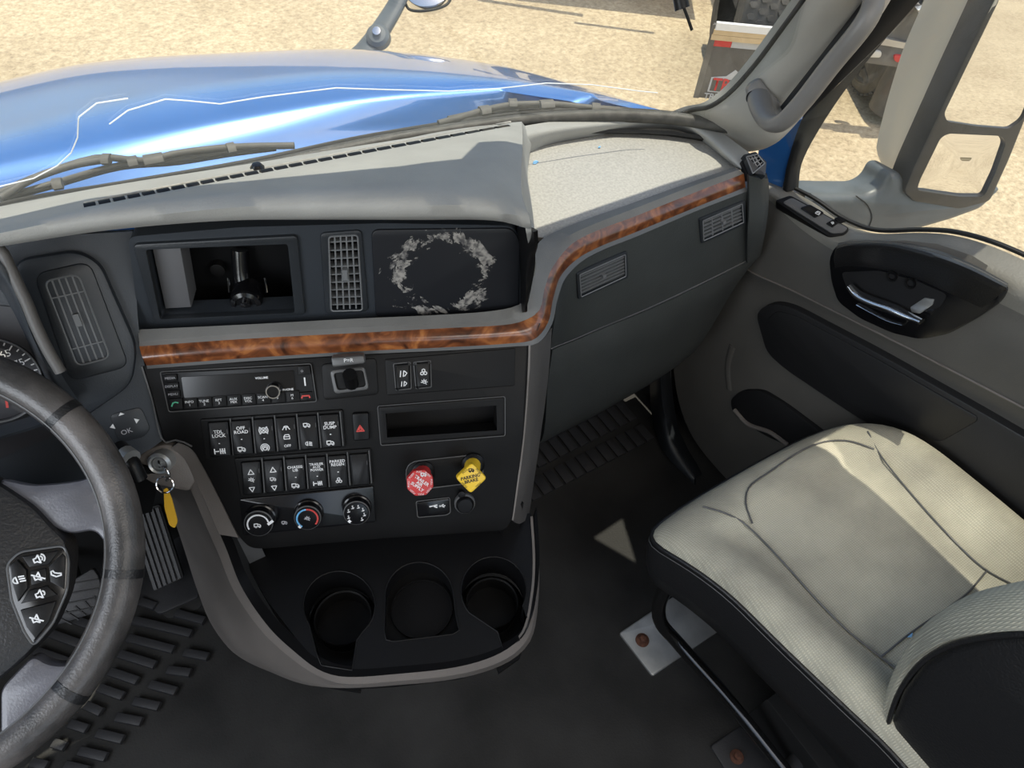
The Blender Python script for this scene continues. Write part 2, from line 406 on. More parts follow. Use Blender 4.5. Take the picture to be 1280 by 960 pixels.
def gravel():
    m = bpy.data.materials.new('gravel_yard'); m.use_nodes = True; t = m.node_tree; b = t.nodes['Principled BSDF']
    tc = t.nodes.new('ShaderNodeTexCoord')
    n = t.nodes.new('ShaderNodeTexNoise'); n.inputs['Scale'].default_value = 28; n.inputs['Detail'].default_value = 6; n.inputs['Roughness'].default_value = .75
    n2 = t.nodes.new('ShaderNodeTexNoise'); n2.inputs['Scale'].default_value = 1.1; n2.inputs['Detail'].default_value = 4
    for q in (n, n2): t.links.new(tc.outputs['Object'], q.inputs['Vector'])
    r = t.nodes.new('ShaderNodeValToRGB'); e = r.color_ramp.elements
    e[0].position = .33; e[0].color = (.33, .26, .17, 1); e[1].position = .66; e[1].color = (.66, .55, .38, 1)
    x = e.new(.5); x.color = (.52, .42, .27, 1)
    r2 = t.nodes.new('ShaderNodeValToRGB'); e = r2.color_ramp.elements; e[0].position = .3; e[0].color = (.82, .8, .78, 1); e[1].position = .6; e[1].color = (1.0, 1.0, 1.0, 1)
    t.links.new(n.outputs[0], r.inputs[0]); t.links.new(n2.outputs[0], r2.inputs[0])
    mx = t.nodes.new('ShaderNodeVectorMath'); mx.operation = 'MULTIPLY'; t.links.new(r.outputs[0], mx.inputs[0]); t.links.new(r2.outputs[0], mx.inputs[1])
    t.links.new(mx.outputs[0], b.inputs['Base Color']); b.inputs['Roughness'].default_value = .95
    u = t.nodes.new('ShaderNodeBump'); u.inputs['Strength'].default_value = .5; u.inputs['Distance'].default_value = .02
    t.links.new(n.outputs[0], u.inputs['Height']); t.links.new(u.outputs[0], b.inputs['Normal'])
    return m
M['gravel'] = gravel()

GR = -1.15      # the yard
# ------------------------------------------------------------ the setting
g = box('ground', (-40, -30, GR-.3), (60, 60, GR), M['gravel'], kind='structure')
floor = struct('floor', (.3, 0, -.02))
box('floor_sheet', (-.96, -1.6, -.03), (1.05, .95, 0), M['rubber'], floor)
fwall = struct('wall_front', (.3, .98, 0))
box('toe_board', (-.95, .93, -.03), (1.04, .97, .60), M['rubber_black'], fwall)
FL = Frame((0, 0, 0), (0, 0, 1), (1, 0, 0))

def rib_world(p, q, wdt, h, name='rib', parent=floor, mt='rubber_rib'):
    d = (q-p); L = d.length; d.normalize(); s = V((-d.y, d.x, 0))
    F = Frame(p, (0, 0, 1), d)
    bm = bmesh.new(); prism(bm, F, rect(0, -wdt/2, L, wdt/2), -.001, h, min(wdt, h)*.35)
    return finish(name, bm, M[mt], parent)
ribs = [((168, 776), (240, 793)), ((161, 798), (218, 813)), ((150, 818), (195, 832)), ((138, 840), (173, 852)), ((124, 860), (155, 871)), ((108, 882), (128, 891)),
        ((88, 905), (110, 912)), ((67, 929), (83, 934)), ((40, 953), (60, 958)), ((220, 767), (256, 777)), ((231, 816), (261, 822)), ((210, 838), (239, 842)), ((188, 856), (221, 865)),
        ((168, 877), (200, 884)), ((146, 897), (178, 903)), ((122, 917), (155, 925)), ((100, 939), (134, 947)), ((82, 957), (111, 964)),
        ((175, 752), (195, 759)), ((95, 776), (118, 784)), ((62, 792), (104, 807)), ((45, 814), (88, 829)), ((130, 785), (150, 790))]
for (a, b) in ribs:
    rib_world(Z(*a, .008), Z(*b, .008), .016, .008)
for k in range(12):
    x = .575+k*.031
    rib_world(V((x, .70, 0)), V((x, .90, 0)), .024, .006)
    rib_world(V((x, .63, 0)), V((x, .682, 0)), .024, .006)
# brown-black tunnel ledge along the passenger footwell
wr0 = struct('wall_right', (1.02, .3, 0))
# cab shell ------------------------------------------------------------
box('side_skin', (1.03, .33, -.03), (1.045, .97, .56), M['rubber_black'], wr0)
ceil = struct('ceiling', (.3, -.4, 1.65))
RF = Frame((0, 0, 1.66), (0, 0, -1), (1, 0, 0))      # e2 runs to -y
plate('headliner', RF, rect(-.925, -.39, .925, 1.7), -.03, 0, M['headliner'], ceil)
# outside sun visor over the windshield; edge and holes shaped to throw sun patches
VF = Frame((0, 0, 1.66), (0, 0, -1), (1, 0, 0))
def thru(l):
    ps = [Z(x, y, 0)+SUN*(-1.66/(-SUN.z)) for x, y in l]
    return [((p-VF.o).dot(VF.e1), (p-VF.o).dot(VF.e2)) for p in ps]
sun_holes = [thru([(742, 672), (778, 648), (795, 703)]), thru([(862, 735), (900, 762), (893, 782), (868, 760)])]
plate('sun_visor', VF, [(-1.0, -.39), (-1.0, -.80), (.05, -.79), (.2, -.74), (.35, -.70), (.43, -.70), (.49, -.76), (.85, -.76), (1.14, -.75), (1.14, -.385)], -.012, 0, M['rubber_black'], ceil, holes=sun_holes)
wb = struct('wall_back', (.3, -1.7, 0))
box('rear_panel', (-1.0, -1.70, -.03), (1.06, -1.66, .9), M['headliner'], wb)
wl = struct('wall_left', (-.98, 0, 0))
box('driver_door_lining', (-1.0, -1.66, -.03), (-.97, 1.0, .85), M['door_grey'], wl)
box('driver_rear_lining', (-1.0, -1.66, .85), (-.97, -.5, 1.66), M['headliner'], wl)
wr = wr0
box('rear_side_lining', (1.06, -1.66, -.03), (1.09, -.62, 1.66), M['headliner'], wr)
box('roof_rail', (.895, -.62, 1.52), (.925, .39, 1.66), M['headliner'], wr)

# ------------------------------------------------------------ windshield
base_px = [(0, 265), (150, 238), (320, 208), (480, 174), (650, 148), (760, 141), (850, 144)]
WB = [V((-.95, .78, .82)), V((-.55, .93, .82))]+[Z(x, y, .82) for x, y in base_px]+[V((.93, .70, .82))]
def top_of(p): return V((p.x*.88+.03, p.y*.45-.02, 1.62))
win = struct('window_1', (.2, .9, .8))
loft('pane', [WB, [top_of(p) for p in WB]], M['glass'], win, n=40, thick=.004)
gp = catmull([p+V((0, .012, -.012)) for p in WB], 60)
tube('rubber_gasket', gp, .011, M['gasket'], win, seg=8)
tube('outer_seal', [p+V((0, .028, -.006)) for p in gp], .007, M['rubber_black'], win, seg=6)
# cracks in the pane: thin bright hair lines lying in the pane
bmg = loft_bm([WB, [top_of(p) for p in WB]], 60); bvw = BVHTree.FromBMesh(bmg); bmg.free()
def onglass(px, py, back=-.003):
    d = ray(px, py).normalized(); h = bvw.ray_cast(EYE, d)
    return (h[0]-d*back) if h[0] else Z(px, py, .9)
M['crack'] = mat('crack_white', (.9, .92, .95), .3)
cr1 = [(0, 233), (42, 223), (72, 207), (89, 191), (97, 172), (98, 149), (99, 146), (121, 129), (160, 123)]
cr2 = [(137, 155), (160, 138), (207, 124), (235, 126), (275, 130), (330, 121), (420, 110), (480, 112), (560, 114), (620, 111), (683, 104), (740, 106), (800, 114), (822, 116)]
for c in (cr1, cr2):
    tube('crack', [onglass(*p) for p in c], .0008, M['crack'], win, seg=5)

# ------------------------------------------------------------ hood
def row(l, z): return [Z(x, y, z if not isinstance(z, (list, tuple)) else z[i]) for i, (x, y) in enumerate(l)]
hood = thing('truck_hood', 'glossy blue truck hood in front of the windshield', 'hood', (.3, 1.3, .5))
r0 = row([(-120, 300), (0, 262), (160, 232), (330, 196), (490, 165), (650, 142), (770, 137), (860, 146)], .735)
r0 = [p+V((0, .05, 0)) for p in r0]
r0 = row([(-120, 285), (0, 250), (160, 218), (330, 182), (490, 152), (650, 134), (770, 136), (850, 149)], .715)
r1 = row([(-120, 240), (0, 212), (160, 176), (330, 145), (490, 126), (640, 120), (760, 130), (840, 147)], .745)
r2 = row([(-120, 200), (0, 170), (150, 131), (300, 106), (440, 93), (600, 99), (735, 122), (825, 145)], .73)
r3 = row([(-120, 142), (0, 109), (120, 84), (290, 72), (450, 68), (610, 86), (725, 116), (812, 143)], .64)
r4 = [p+V((.05, .22, -.16)) for p in r3]
r5 = [p+V((.08, .16, -.5)) for p in r4]
rm = [p+V((0, -.17, -.10)) for p in r0]
loft('hood_panel', [rm, r0, r1, r2, r3, r4, r5], M['blue_paint'], hood, n=60, mrows=46, thick=.01, smooth=80)
# cowl shelf between hood and glass
loft('cowl', [[p+V((0, .16, -.09)) for p in WB], [p+V((0, .03, -.05)) for p in WB], [p+V((0, 0, -.03)) for p in WB]], M['rubber_black'], hood, n=40, thick=.006)
# centre ridge of the hood crease, antenna-thin line
# hood mirror on its arm
hm = thing('hood_mirror', 'dark arm and oval chrome mirror beyond the far edge of the blue hood', 'mirror', Z(465, 55, .45))
hb = Z(458, 62, .45)
Hx = lambda px, py, k=1.0: EYE + ray(px, py)*((hb-EYE).length/ray(458, 62).length*k)
tube('arm', [Hx(446, 74), Hx(458, 62), Hx(478, 34), Hx(497, 2), Hx(508, -25)], lambda t: .042-.014*t, M['mirror_arm'], hm, n=24, seg=12, flat=.5)
tube('brace', [Hx(505, 0), Hx(512, 12), Hx(535, 13), Hx(558, 6), Hx(566, -6)], .004, M['rubber_black'], hm, n=20, seg=8)
Fh = Frame(Hx(472, 44, .985), -cf, cr)
lathe('mounting_boss', Fh, 0, 0, [(.035, -.02), (.033, 0), (.024, .008), (0, .01)], M['mirror_arm'], hm)
lathe('bolt', Fh, 0, .004, [(.012, .005), (.012, .018), (0, .02)], M['chrome'], hm, n=10)
Fm = Frame(Hx(534, -8), -cf, cr)
bm = bmesh.new(); prism(bm, Fm, circ(0, 0, .062, 32, .045), -.03, .01, .008); finish('mirror_head', bm, M['chrome'], hm)

# wipers ---------------------------------------------------------------
def wiper(label, arms, blade, parts, z=.79):
    t = thing('windshield_wiper', label, 'wiper', Z(*blade[0], z))
    for a in arms: tube('arm', [Z(x, y, z+.02) for x, y in a], .0052, M['wiper'], t, n=20, seg=8)
    tube('blade', [Z(x, y, z+.004) for x, y in blade], .0038, M['rubber_black'], t, n=20, seg=6)
    tube('blade_holder', [Z(x, y-4, z+.008) for x, y in blade], .0045, M['wiper'], t, n=20, seg=6)
    for (a, b) in parts: tube('bracket', [Z(*a, z+.022), Z(*b, z+.022)], .011, M['wiper'], t, seg=8, flat=.6)
wiper('dusty grey wiper lying at the driver side foot of the windshield', [[(0, 241), (60, 216), (125, 197), (180, 201), (220, 192), (290, 184), (368, 182)], [(0, 248), (40, 224), (90, 207), (135, 199)]],
      [(0, 252), (70, 232), (150, 210), (220, 204), (290, 193), (345, 186)], [((160, 203), (172, 201)), ((180, 201), (204, 197)), ((66, 231), (78, 229)), ((284, 186), (294, 184)), ((128, 199), (138, 199))])
wiper('dusty grey wiper lying at the passenger side foot of the windshield', [[(548, 154), (575, 147), (604, 138), (640, 131), (690, 130), (750, 136), (798, 142)]],
      [(560, 152), (620, 140), (680, 137), (740, 138), (790, 142)], [((675, 131), (692, 130)), ((600, 139), (612, 137)), ((636, 129), (646, 129)), ((740, 134), (750, 135))])

# ------------------------------------------------------------ dashboard
h = V((.9164, -.4003, 0)); NK = V((-.332, -.7596, .5592)); P0 = V((-.028, .687, .732))
K = Frame(P0, NK, h)
nU = V((-.4003*math.cos(R(6)), -.9164*math.cos(R(6)), math.sin(R(6))))
U = Frame(V((-.024, .735, .77)), nU, h)
Lf = Frame(V((-.10, .735, .80)), V((-.10, -.86, .50)), V((1, .02, 0)))
PF = Frame(V((.6, .5995, .755)), V((0, -.9918, .128)), V((1, 0, 0)))

dash = thing('dashboard', 'grey and black truck dashboard with padded hood, burl wood strip and centre stack', 'dashboard', (.3, .75, .3))
# top pad, from windshield foot to the brow
zt = .815
dA = row([(-60, 281), (0, 270), (150, 243), (320, 212), (480, 179), (560, 163), (640, 153), (652, 152)], zt)
dB = row([(-60, 296), (0, 287), (120, 260), (260, 243), (400, 234), (520, 230), (600, 233), (652, 243)], [.985]*6+[.975, .95])
dC = row([(-60, 306), (0, 298), (120, 276), (260, 262), (400, 257), (520, 257), (610, 260), (662, 272)], [.982]*6+[.975, .95])
dD = row([(-60, 316), (0, 308), (130, 289), (280, 277), (400, 275), (520, 275), (620, 276), (664, 287)], [.955]*6+[.95, .935])
dM = [a.lerp(b, .5)+V((0, 0, .018)) for a, b in zip(dA, dB)]
dE = [p+V((.012, .028, -.006)) for p in dD]
bmp = loft_bm([dA, dM, dB, dC, dD, dE], 60, 40); bvp = BVHTree.FromBMesh(bmp); bmp.free()
def onpad(px, py, up=.002):
    d = ray(px, py).normalized(); q = bvp.ray_cast(EYE, d)
    return (q[0]-d*up) if q[0] else Z(px, py, .84)
loft('top_pad', [dA, dM, dB, dC, dD, dE], M['dash_top'], dash, n=50, mrows=34, thick=.006, smooth=80)
# right flank of the hump, falling to the passenger tray
fl0 = [dA[-1], dM[-1], dB[-1], dC[-1], dD[-1]]
fl1 = row([(664, 170), (657, 192), (658, 215), (661, 240), (667, 275), (670, 330)], [.80, .80, .80, .80, .80, .82])
fl2 = row([(662, 196), (660, 210), (660, 225), (664, 250), (668, 290), (668, 350)], [.78, .78, .78, .78, .78, .77])
loft('hump_flank', [fl0, fl1, fl2], M['dash_top'], dash, n=24, mrows=14, thick=.006, smooth=80)
# passenger tray
TRF = Frame(V((.7, .68, .775)), V((0, -.03, 1)), V((1, 0, 0)))
tray_px = [(660, 195), (690, 184), (760, 171), (815, 163), (850, 165), (875, 178), (916, 208), (880, 222), (800, 250), (720, 283), (668, 291)]
plate('tray_liner', TRF, inset(rnd(TRF.pl(tray_px), .02), -.012), -.01, -.002, M['dash_pad'], dash, bev=.001)
# raised rim of tray toward the windshield and pillar
ra = row([(640, 160), (690, 152), (760, 146), (850, 145), (890, 158), (930, 186), (948, 200)], [.812, .808, .805, .805, .80, .795, .785])
rb = row([(652, 172), (695, 164), (765, 156), (840, 152), (880, 168), (912, 196), (932, 214)], [.808, .803, .80, .80, .797, .793, .785])
rc = row([(661, 196), (690, 183), (760, 170), (815, 162), (852, 164), (880, 180), (918, 209)], .770)
loft('tray_rim', [ra, rb, rc], M['dash_top'], dash, n=40, mrows=14, thick=.006, smooth=80)
# rear rim of the tray, border of the wood
bu = [(668, 291), (690, 292), (720, 283), (800, 250), (880, 222), (918, 209)]
# ledge at the foot of the upper face, running into the border of the wood
lo_w = [(174, 427), (300, 417), (450, 409), (560, 404), (628, 400), (655, 390), (668, 372), (675, 340), (690, 310), (722, 289), (800, 258), (870, 231), (924, 212)]
lz = [.772]*5+[.774, .778, .785, .79, .792, .792, .792, .792]
up_w = [(174, 433), (300, 424), (450, 416), (560, 410), (632, 406), (657, 400), (674, 388), (681, 360), (692, 332), (722, 300), (800, 268), (870, 240), (930, 217)]
uz = [.762]*5+[.764, .768, .775, .78, .783, .783, .783, .783]
md_w = [(178, 447), (302, 436), (450, 427), (560, 422), (640, 417), (665, 411), (679, 396), (687, 366), (698, 338), (726, 309), (800, 279), (870, 251), (931, 226)]
mz = [.756]*5+[.758, .762, .768, .773, .775, .775, .775, .775]
lw_w = [(183, 457), (304, 448), (450, 439), (560, 434), (640, 429), (668, 424), (685, 403), (692, 371), (703, 342), (732, 317), (800, 288), (870, 259), (932, 234)]
wz = [.742]*5+[.745, .75, .756, .76, .762, .762, .762, .762]
bd_w = [(184, 461), (305, 452), (450, 443), (560, 438), (642, 433), (672, 429), (690, 405), (697, 374), (708, 346), (736, 321), (802, 293), (870, 264), (934, 239)]
bz = [.738]*5+[.74, .745, .75, .755, .757, .757, .757, .757]
le_px = [(172, 412), (300, 406), (450, 398), (560, 393), (620, 388), (650, 380), (662, 362), (668, 335), (672, 305), (700, 287), (790, 254), (866, 227), (918, 209)]
lez = [.776]*5+[.778, .782, .788, .79, .785, .782, .782, .782]
loft('ledge', [row(le_px, lez), row(lo_w, lz), row(up_w, uz)], M['dash_grey'], dash, n=90, thick=.005, smooth=60)
wt = loft('wood_trim', [row(up_w, uz), row(md_w, mz), row(lw_w, wz)], M['burl'], dash, n=110, mrows=7, thick=.006, smooth=60)
loft('lower_border', [row(lw_w, wz), row(bd_w, bz)], M['edge'], dash, n=110, thick=.006, smooth=60)
tube('seam_line', [K.hit(*p, .001) for p in [(664, 423), (672, 412), (675, 404)]], .0006, M['void'], wt, seg=5)
# upper face under the brow, with openings
bin_px = [(183, 309), (360, 302), (369, 388), (201, 396)]
upl = [(160, 296), (300, 284), (480, 279), (640, 282), (650, 300), (652, 392), (480, 404), (300, 411), (176, 420)]
uface = plate('upper_fascia', U, rnd(U.pl(upl), .01), -.03, 0, M['fascia_blue'], dash, holes=[rnd(U.pl(bin_px), .004), rnd(U.pl([(408, 292), (448, 290), (455, 388), (412, 390)]), .006)])
# curved end wall of the recess
e0 = row([(636, 276), (655, 282), (664, 292)], [.95, .94, .93]); 
loft('recess_end', [[U.hit(646, 284), U.hit(650, 330), U.hit(650, 392)], [U.hit(656, 284, .03), U.hit(659, 330, .03), U.hit(656, 388, .03)], [Z(667, 290, .935), Z(669, 330, .86), Z(661, 376, .79)]], M['black'], dash, n=14, mrows=8, thick=.005, smooth=80)
# left pod area behind the side vent
Lpx = [(-60, 330), (-60, 312), (0, 304), (60, 296), (165, 290), (172, 400), (176, 440), (204, 552), (190, 562), (168, 575), (120, 600), (-60, 640)]
plate('side_fascia', Lf, Lf.pl(Lpx), -.03, -.006, M['fascia_blue'], dash)
# centre stack panel
stack_px = [(176, 456), (304, 452), (450, 443), (560, 438), (661, 430), (655, 545), (641, 650), (632, 664), (480, 674), (330, 687), (312, 686), (298, 672), (262, 600), (240, 562), (222, 553), (204, 552)]
pocket_px = [(482, 516), (620, 506), (621, 537), (484, 546)]
st = plate('centre_stack', K, rnd(K.pl(stack_px), [.002, .002, .002, .002, .003, .004, .02, .02, .01, .02, .02, .02, .03, .02, .01, .003]), -.03, 0, M['stack'], dash, bev=.003, holes=[K.pl(pocket_px)])
# side strip right of the stack, running down to the cup tray
s0 = [K.hit(x, y, -.002) for x, y in [(662, 431), (660, 480), (655, 545), (648, 600), (641, 650)]]
s1 = [K.hit(x, y, -.02) for x, y in [(674, 428), (671, 480), (664, 550), (656, 610), (648, 655)]]
s2 = [K.hit(x, y, -.10) for x, y in [(690, 410), (685, 475), (675, 550), (667, 605), (661, 648)]]
loft('stack_side', [s0, s1, s2], M['side_grey'], dash, n=20, mrows=8, thick=.004, smooth=80)
tube('edge_bead', s0, .0016, M['skirt'], dash, n=16, seg=6)
# left border of the stack
tube('border_bead', [K.hit(x, y, .001) for x, y in [(177, 458), (190, 500), (204, 552), (222, 550), (240, 558)]], .0012, M['edge'], dash, n=14, seg=6)
# passenger fascia and knee panel
f0 = row([(697, 374), (703, 350), (712, 335), (736, 321), (802, 293), (870, 264), (934, 239), (956, 232)], [.75, .755, .757, .757, .757, .757, .757, .757])
f1_ = row([(692, 400), (698, 385), (712, 375), (740, 362), (806, 334), (872, 305), (934, 276), (952, 268)], [.70]*8)
f2 = row([(688, 436), (694, 433), (715, 425), (745, 412), (810, 385), (874, 355), (932, 326), (946, 318)], [.60]*8)
f1 = [a.lerp(b, .36) for a, b in zip(f0, f2)]
f3 = row([(684, 462), (694, 458), (715, 450), (745, 437), (808, 408), (868, 378), (912, 352), (925, 343)], [.565]*8)
f4 = row([(670, 552), (684, 546), (705, 535), (735, 520), (770, 500), (805, 480), (838, 458), (850, 448)], [.36]*8)
f5 = [p+V((0, .14, -.02)) for p in f4]
loft('passenger_fascia', [f0, f1, f2], M['pass_grey'], dash, n=40, mrows=10, thick=.006, smooth=80)
loft('knee_panel', [f2, f3, f4, f5], M['pass_grey'], dash, n=40, mrows=14, thick=.006, smooth=60)
tube('fascia_groove', [p+V((0, -.001, 0)) for p in f2], .0014, M['edge'], dash, n=40, seg=6)
# end cheek of the dash by the door
loft('dash_cheek', [[Z(934, 217, .79), Z(934, 239, .757), Z(934, 276, .70), Z(932, 326, .60)], [Z(956, 222, .775), Z(957, 240, .745), Z(954, 280, .69), Z(947, 320, .60)], [Z(966, 225, .76)+V((0, .05, 0)), Z(964, 250, .72)+V((0, .05, 0)), Z(958, 290, .66)+V((0, .05, 0)), Z(950, 330, .58)+V((0, .05, 0))]], M['pass_grey'], dash, n=14, mrows=6, thick=.006, smooth=80)
box('dash_sun_block', (-.95, .78, .58), (.74, .95, .735), M['black'], dash)  # unseen box added to keep stray sun off the floor
box('corner_block', (.935, .66, .30), (1.0, .79, .70), M['pass_grey'], dash)
box('end_sun_block', (.72, .68, .56), (.95, .82, .70), M['black'], dash)  # added box, stops sun leaking down at the passenger end
# defroster grille along the windshield foot, one slot piece after another
g0 = [onpad(105+9.2*i, 258-(9.2*i)*.196+(.00002*(9.2*i)**2)*.6) for i in range(59)]
for i in range(0, 57, 2):
    a, b = g0[i], g0[i+1].lerp(g0[i+2], .6)
    tube('defroster_louvre', [a, b], .0042, M['black'], dash, seg=6, flat=.5)
tube('defroster_bead', [onpad(105+9.2*i, 253.5-(9.2*i)*.196+(.00002*(9.2*i)**2)*.6) for i in range(59)], .0014, M['dash_pad'], dash, seg=6)
lathe('sensor', Frame(onpad(322, 211), (0, 0, 1), (1, 0, 0)), 0, 0, [(.008, -.01), (.008, .002), (.005, .006), (0, .007)], M['gloss_black'], dash, n=16)
# gauges hood at the left frame edge
loft('cluster_hood', [[Lf.hit(-40, 300, .06), Lf.hit(8, 315, .06), Lf.hit(30, 358, .05), Lf.hit(50, 410, .04), Lf.hit(78, 470, .03), Lf.hit(98, 500, .02)],
                      [Lf.hit(-40, 330, .075), Lf.hit(-2, 338, .075), Lf.hit(20, 375, .065), Lf.hit(42, 425, .05), Lf.hit(68, 478, .035), Lf.hit(88, 505, .02)],
                      [Lf.hit(-40, 350, .02), Lf.hit(-6, 356, .02), Lf.hit(14, 385, .01), Lf.hit(36, 430, .0), Lf.hit(60, 480, -.005), Lf.hit(80, 510, -.005)]], M['fascia_blue'], dash, n=30, mrows=10, thick=.004, smooth=80)
tube('hood_bead', [Lf.hit(x, y, .066) for x, y in [(-20, 302), (0, 312), (10, 330), (22, 355), (34, 380), (44, 405), (60, 438), (76, 465)]], .006, M['side_grey'], dash, n=24, seg=8)
# lower left panel under the stack edge: ignition housing
plate('ignition_surround', K, rnd(K.pl([(168, 574), (186, 560), (204, 555), (222, 557), (236, 572), (246, 600), (236, 616), (214, 612), (190, 606), (168, 592)], -.012), .006), -.04, -.012, M['skirt'], dash, bev=.006)
loft('column_cover', [[Lf.hit(x, y, -.01) for x, y in [(-60, 560), (20, 555), (80, 560), (150, 575), (200, 590)]], [Lf.hit(x, y, -.06) for x, y in [(-60, 640), (20, 640), (80, 645), (140, 650), (190, 640)]]], M['black'], dash, n=20, thick=.004)

# ------------------------------------------------------------ vents
def vent(label, fr, outer, inner, nv, nh, group=None, rr=.006, tab=True, split=(.2, .8), dep=.02, mt='fascia_dark', off=0.0):
    oc = fr.pl(outer); ic = fr.pl(inner)
    c = V((0, 0, 0))
    for p in oc: c += fr.W(*p)
    t = thing('air_vent', label, 'air vent', c/len(oc), group)
    plate('vent_frame', fr, rnd(oc, rr), -dep*.5, .003+off, M[mt], t, bev=.002, holes=[rnd(ic, rr*.6)])
    plate('duct', fr, inset(rnd(ic, rr*.6), -.002), -dep-.004, -dep*.6, M['void'], t)
    def bl(u, v):
        a, b, c_, d = [V(p) for p in ic]; return a.lerp(b, u).lerp(d.lerp(c_, u), v)
    for i in range(nv):
        u = (i+1)/(nv+1); p, q = bl(u, .01), bl(u, .99)
        strip(fr, p, q, .0009, -dep*.4, .001+off, 'slat', t)
    for i in range(nh):
        v = split[0]+(split[1]-split[0])*(i/(nh-1) if nh > 1 else .5); p, q = bl(.01, v), bl(.99, v)
        strip(fr, p, q, .0007, -dep*.5, .0015+off, 'cross_slat', t)
    # bright rim bead
    bm = tube_bm([fr.W(a, b, .003+off) for a, b in rnd(ic, rr*.6)], .0011, 5, closed=True); finish('rim_bead', bm, M['slat'], t)
    if tab:
        p = bl(.5, .42); q = bl(.5, .56); strip(fr, p, q, .003, -.002, .006+off, 'tab', t, 'slat')
    return t
def strip(fr, p, q, wd, c0, c1, name, parent, mt='slat'):
    d = (q-p).normalized(); s = V((-d.y, d.x))*wd
    bm = bmesh.new(); prism(bm, fr, [tuple(p-s), tuple(q-s), tuple(q+s), tuple(p+s)], c0, c1)
    return finish(name, bm, M[mt], parent)
# tall side vent on its own pod
pod = plate('vent_pod', Lf, rnd(Lf.pl([(15, 325), (96, 312), (126, 328), (172, 432), (166, 480), (96, 528), (72, 500)]), .018), -.02, .006, M['fascia_blue'], dash, bev=.006)
vent('tall slanted air vent left of the open bin, beside the gauges', Lf.off(.006), [(42, 342), (112, 326), (162, 458), (88, 477)], [(56, 351), (98, 342), (138, 446), (97, 457)], 4, 2, rr=.014)
vent('upright air vent between the open bin and the peeling cover', U, [(400, 290), (452, 286), (461, 388), (407, 392)], [(411, 294), (447, 292), (453, 386), (414, 387)], 4, 9, rr=.007, split=(.08, .92))
def plane_at(x0, x1):
    A_, B_ = catmull(f0, 60), catmull(f2, 60)
    g = lambda L, x: min(L, key=lambda p: abs(p.x-x))
    a, b, c = g(A_, x0), g(A_, x1), g(B_, (x0+x1)/2); n = (b-a).cross(c-a).normalized()
    if n.y > 0: n = -n
    return Frame((a+b)/2+n*.001, n, V((1, 0, 0)))
vent('air vent in the passenger fascia nearer the centre stack', plane_at(.55, .68), [(719, 341), (783, 313), (784, 346), (722, 374)], [(723, 342), (780, 317), (781, 344), (725, 370)], 0, 6, rr=.004, split=(.14, .86))
vent('air vent in the passenger fascia nearer the door', plane_at(.78, .88), [(873, 273), (930, 250), (932, 279), (876, 304)], [(877, 275), (926, 254), (928, 277), (878, 300)], 3, 5, rr=.004, split=(.14, .86))
CV = Frame(Z(942, 208, .80), V((-.25, -.45, .85)), V((1, -.3, 0)))
vent('small corner air vent at the foot of the windshield pillar', CV, [(928, 194), (944, 190), (958, 203), (956, 222), (938, 222)][:4], [(932, 197), (946, 194), (955, 205), (940, 218)], 3, 3, rr=.003, tab=False)

# ------------------------------------------------------------ open bin in the upper fascia
bn = thing('open_bin', 'open rectangular bin in the upper fascia with a black phone holder foot inside', 'storage bin', U.hit(270, 390))
plate('bin_frame', U, rnd(U.pl([(167, 303), (372, 292), (382, 391), (194, 403)]), .006), -.004, .005, M['fascia_dark'], bn, bev=.002, holes=[rnd(U.pl(bin_px), .004)])
plate('bin_back', U, U.pl([(150, 290), (400, 280), (400, 410), (160, 420)]), -.075, -.07, M['black'], bn)
plate('side_plate', U, U.pl([(186, 312), (222, 310), (237, 392), (204, 394)]), -.05, -.012, M['bare'], bn, bev=.002)
hold = thing('phone_holder', 'black round ended phone holder standing inside the open bin', 'phone holder', U.hit(307, 380, -.03))
fU = U
a, b = U.px(308, 377, -.02); lathe('ball_joint', U, a, b, [(.019, -.045), (.02, -.02), (.018, -.014), (.013, -.012), (.012, -.016), (0, -.016)], M['gloss_black'], hold)
lathe('joint_cap', U, a, b, [(.006, -.018), (.006, -.011), (.003, -.01), (0, -.01)], M['gloss_black'], hold, n=16)
tube('stalk', [U.hit(300, 312, -.06), U.hit(302, 345, -.05), U.hit(307, 370, -.04)], .011, M['gloss_black'], hold, n=8)
for x in (285, 331): tube('screw', [U.hit(x, 348, -.045), U.hit(x+2, 366, -.03)], .0018, M['chrome'], hold, seg=6)
for x in (272, 340): tube('wing', [U.hit(306, 388, -.04), U.hit(x, 391, -.035)], .006, M['gloss_black'], hold, seg=8)
a, b = U.px(272, 337, -.06); lathe('button', U, a, b, [(.009, -.07), (.009, -.058), (0, -.056)], M['stack'], hold, n=16)

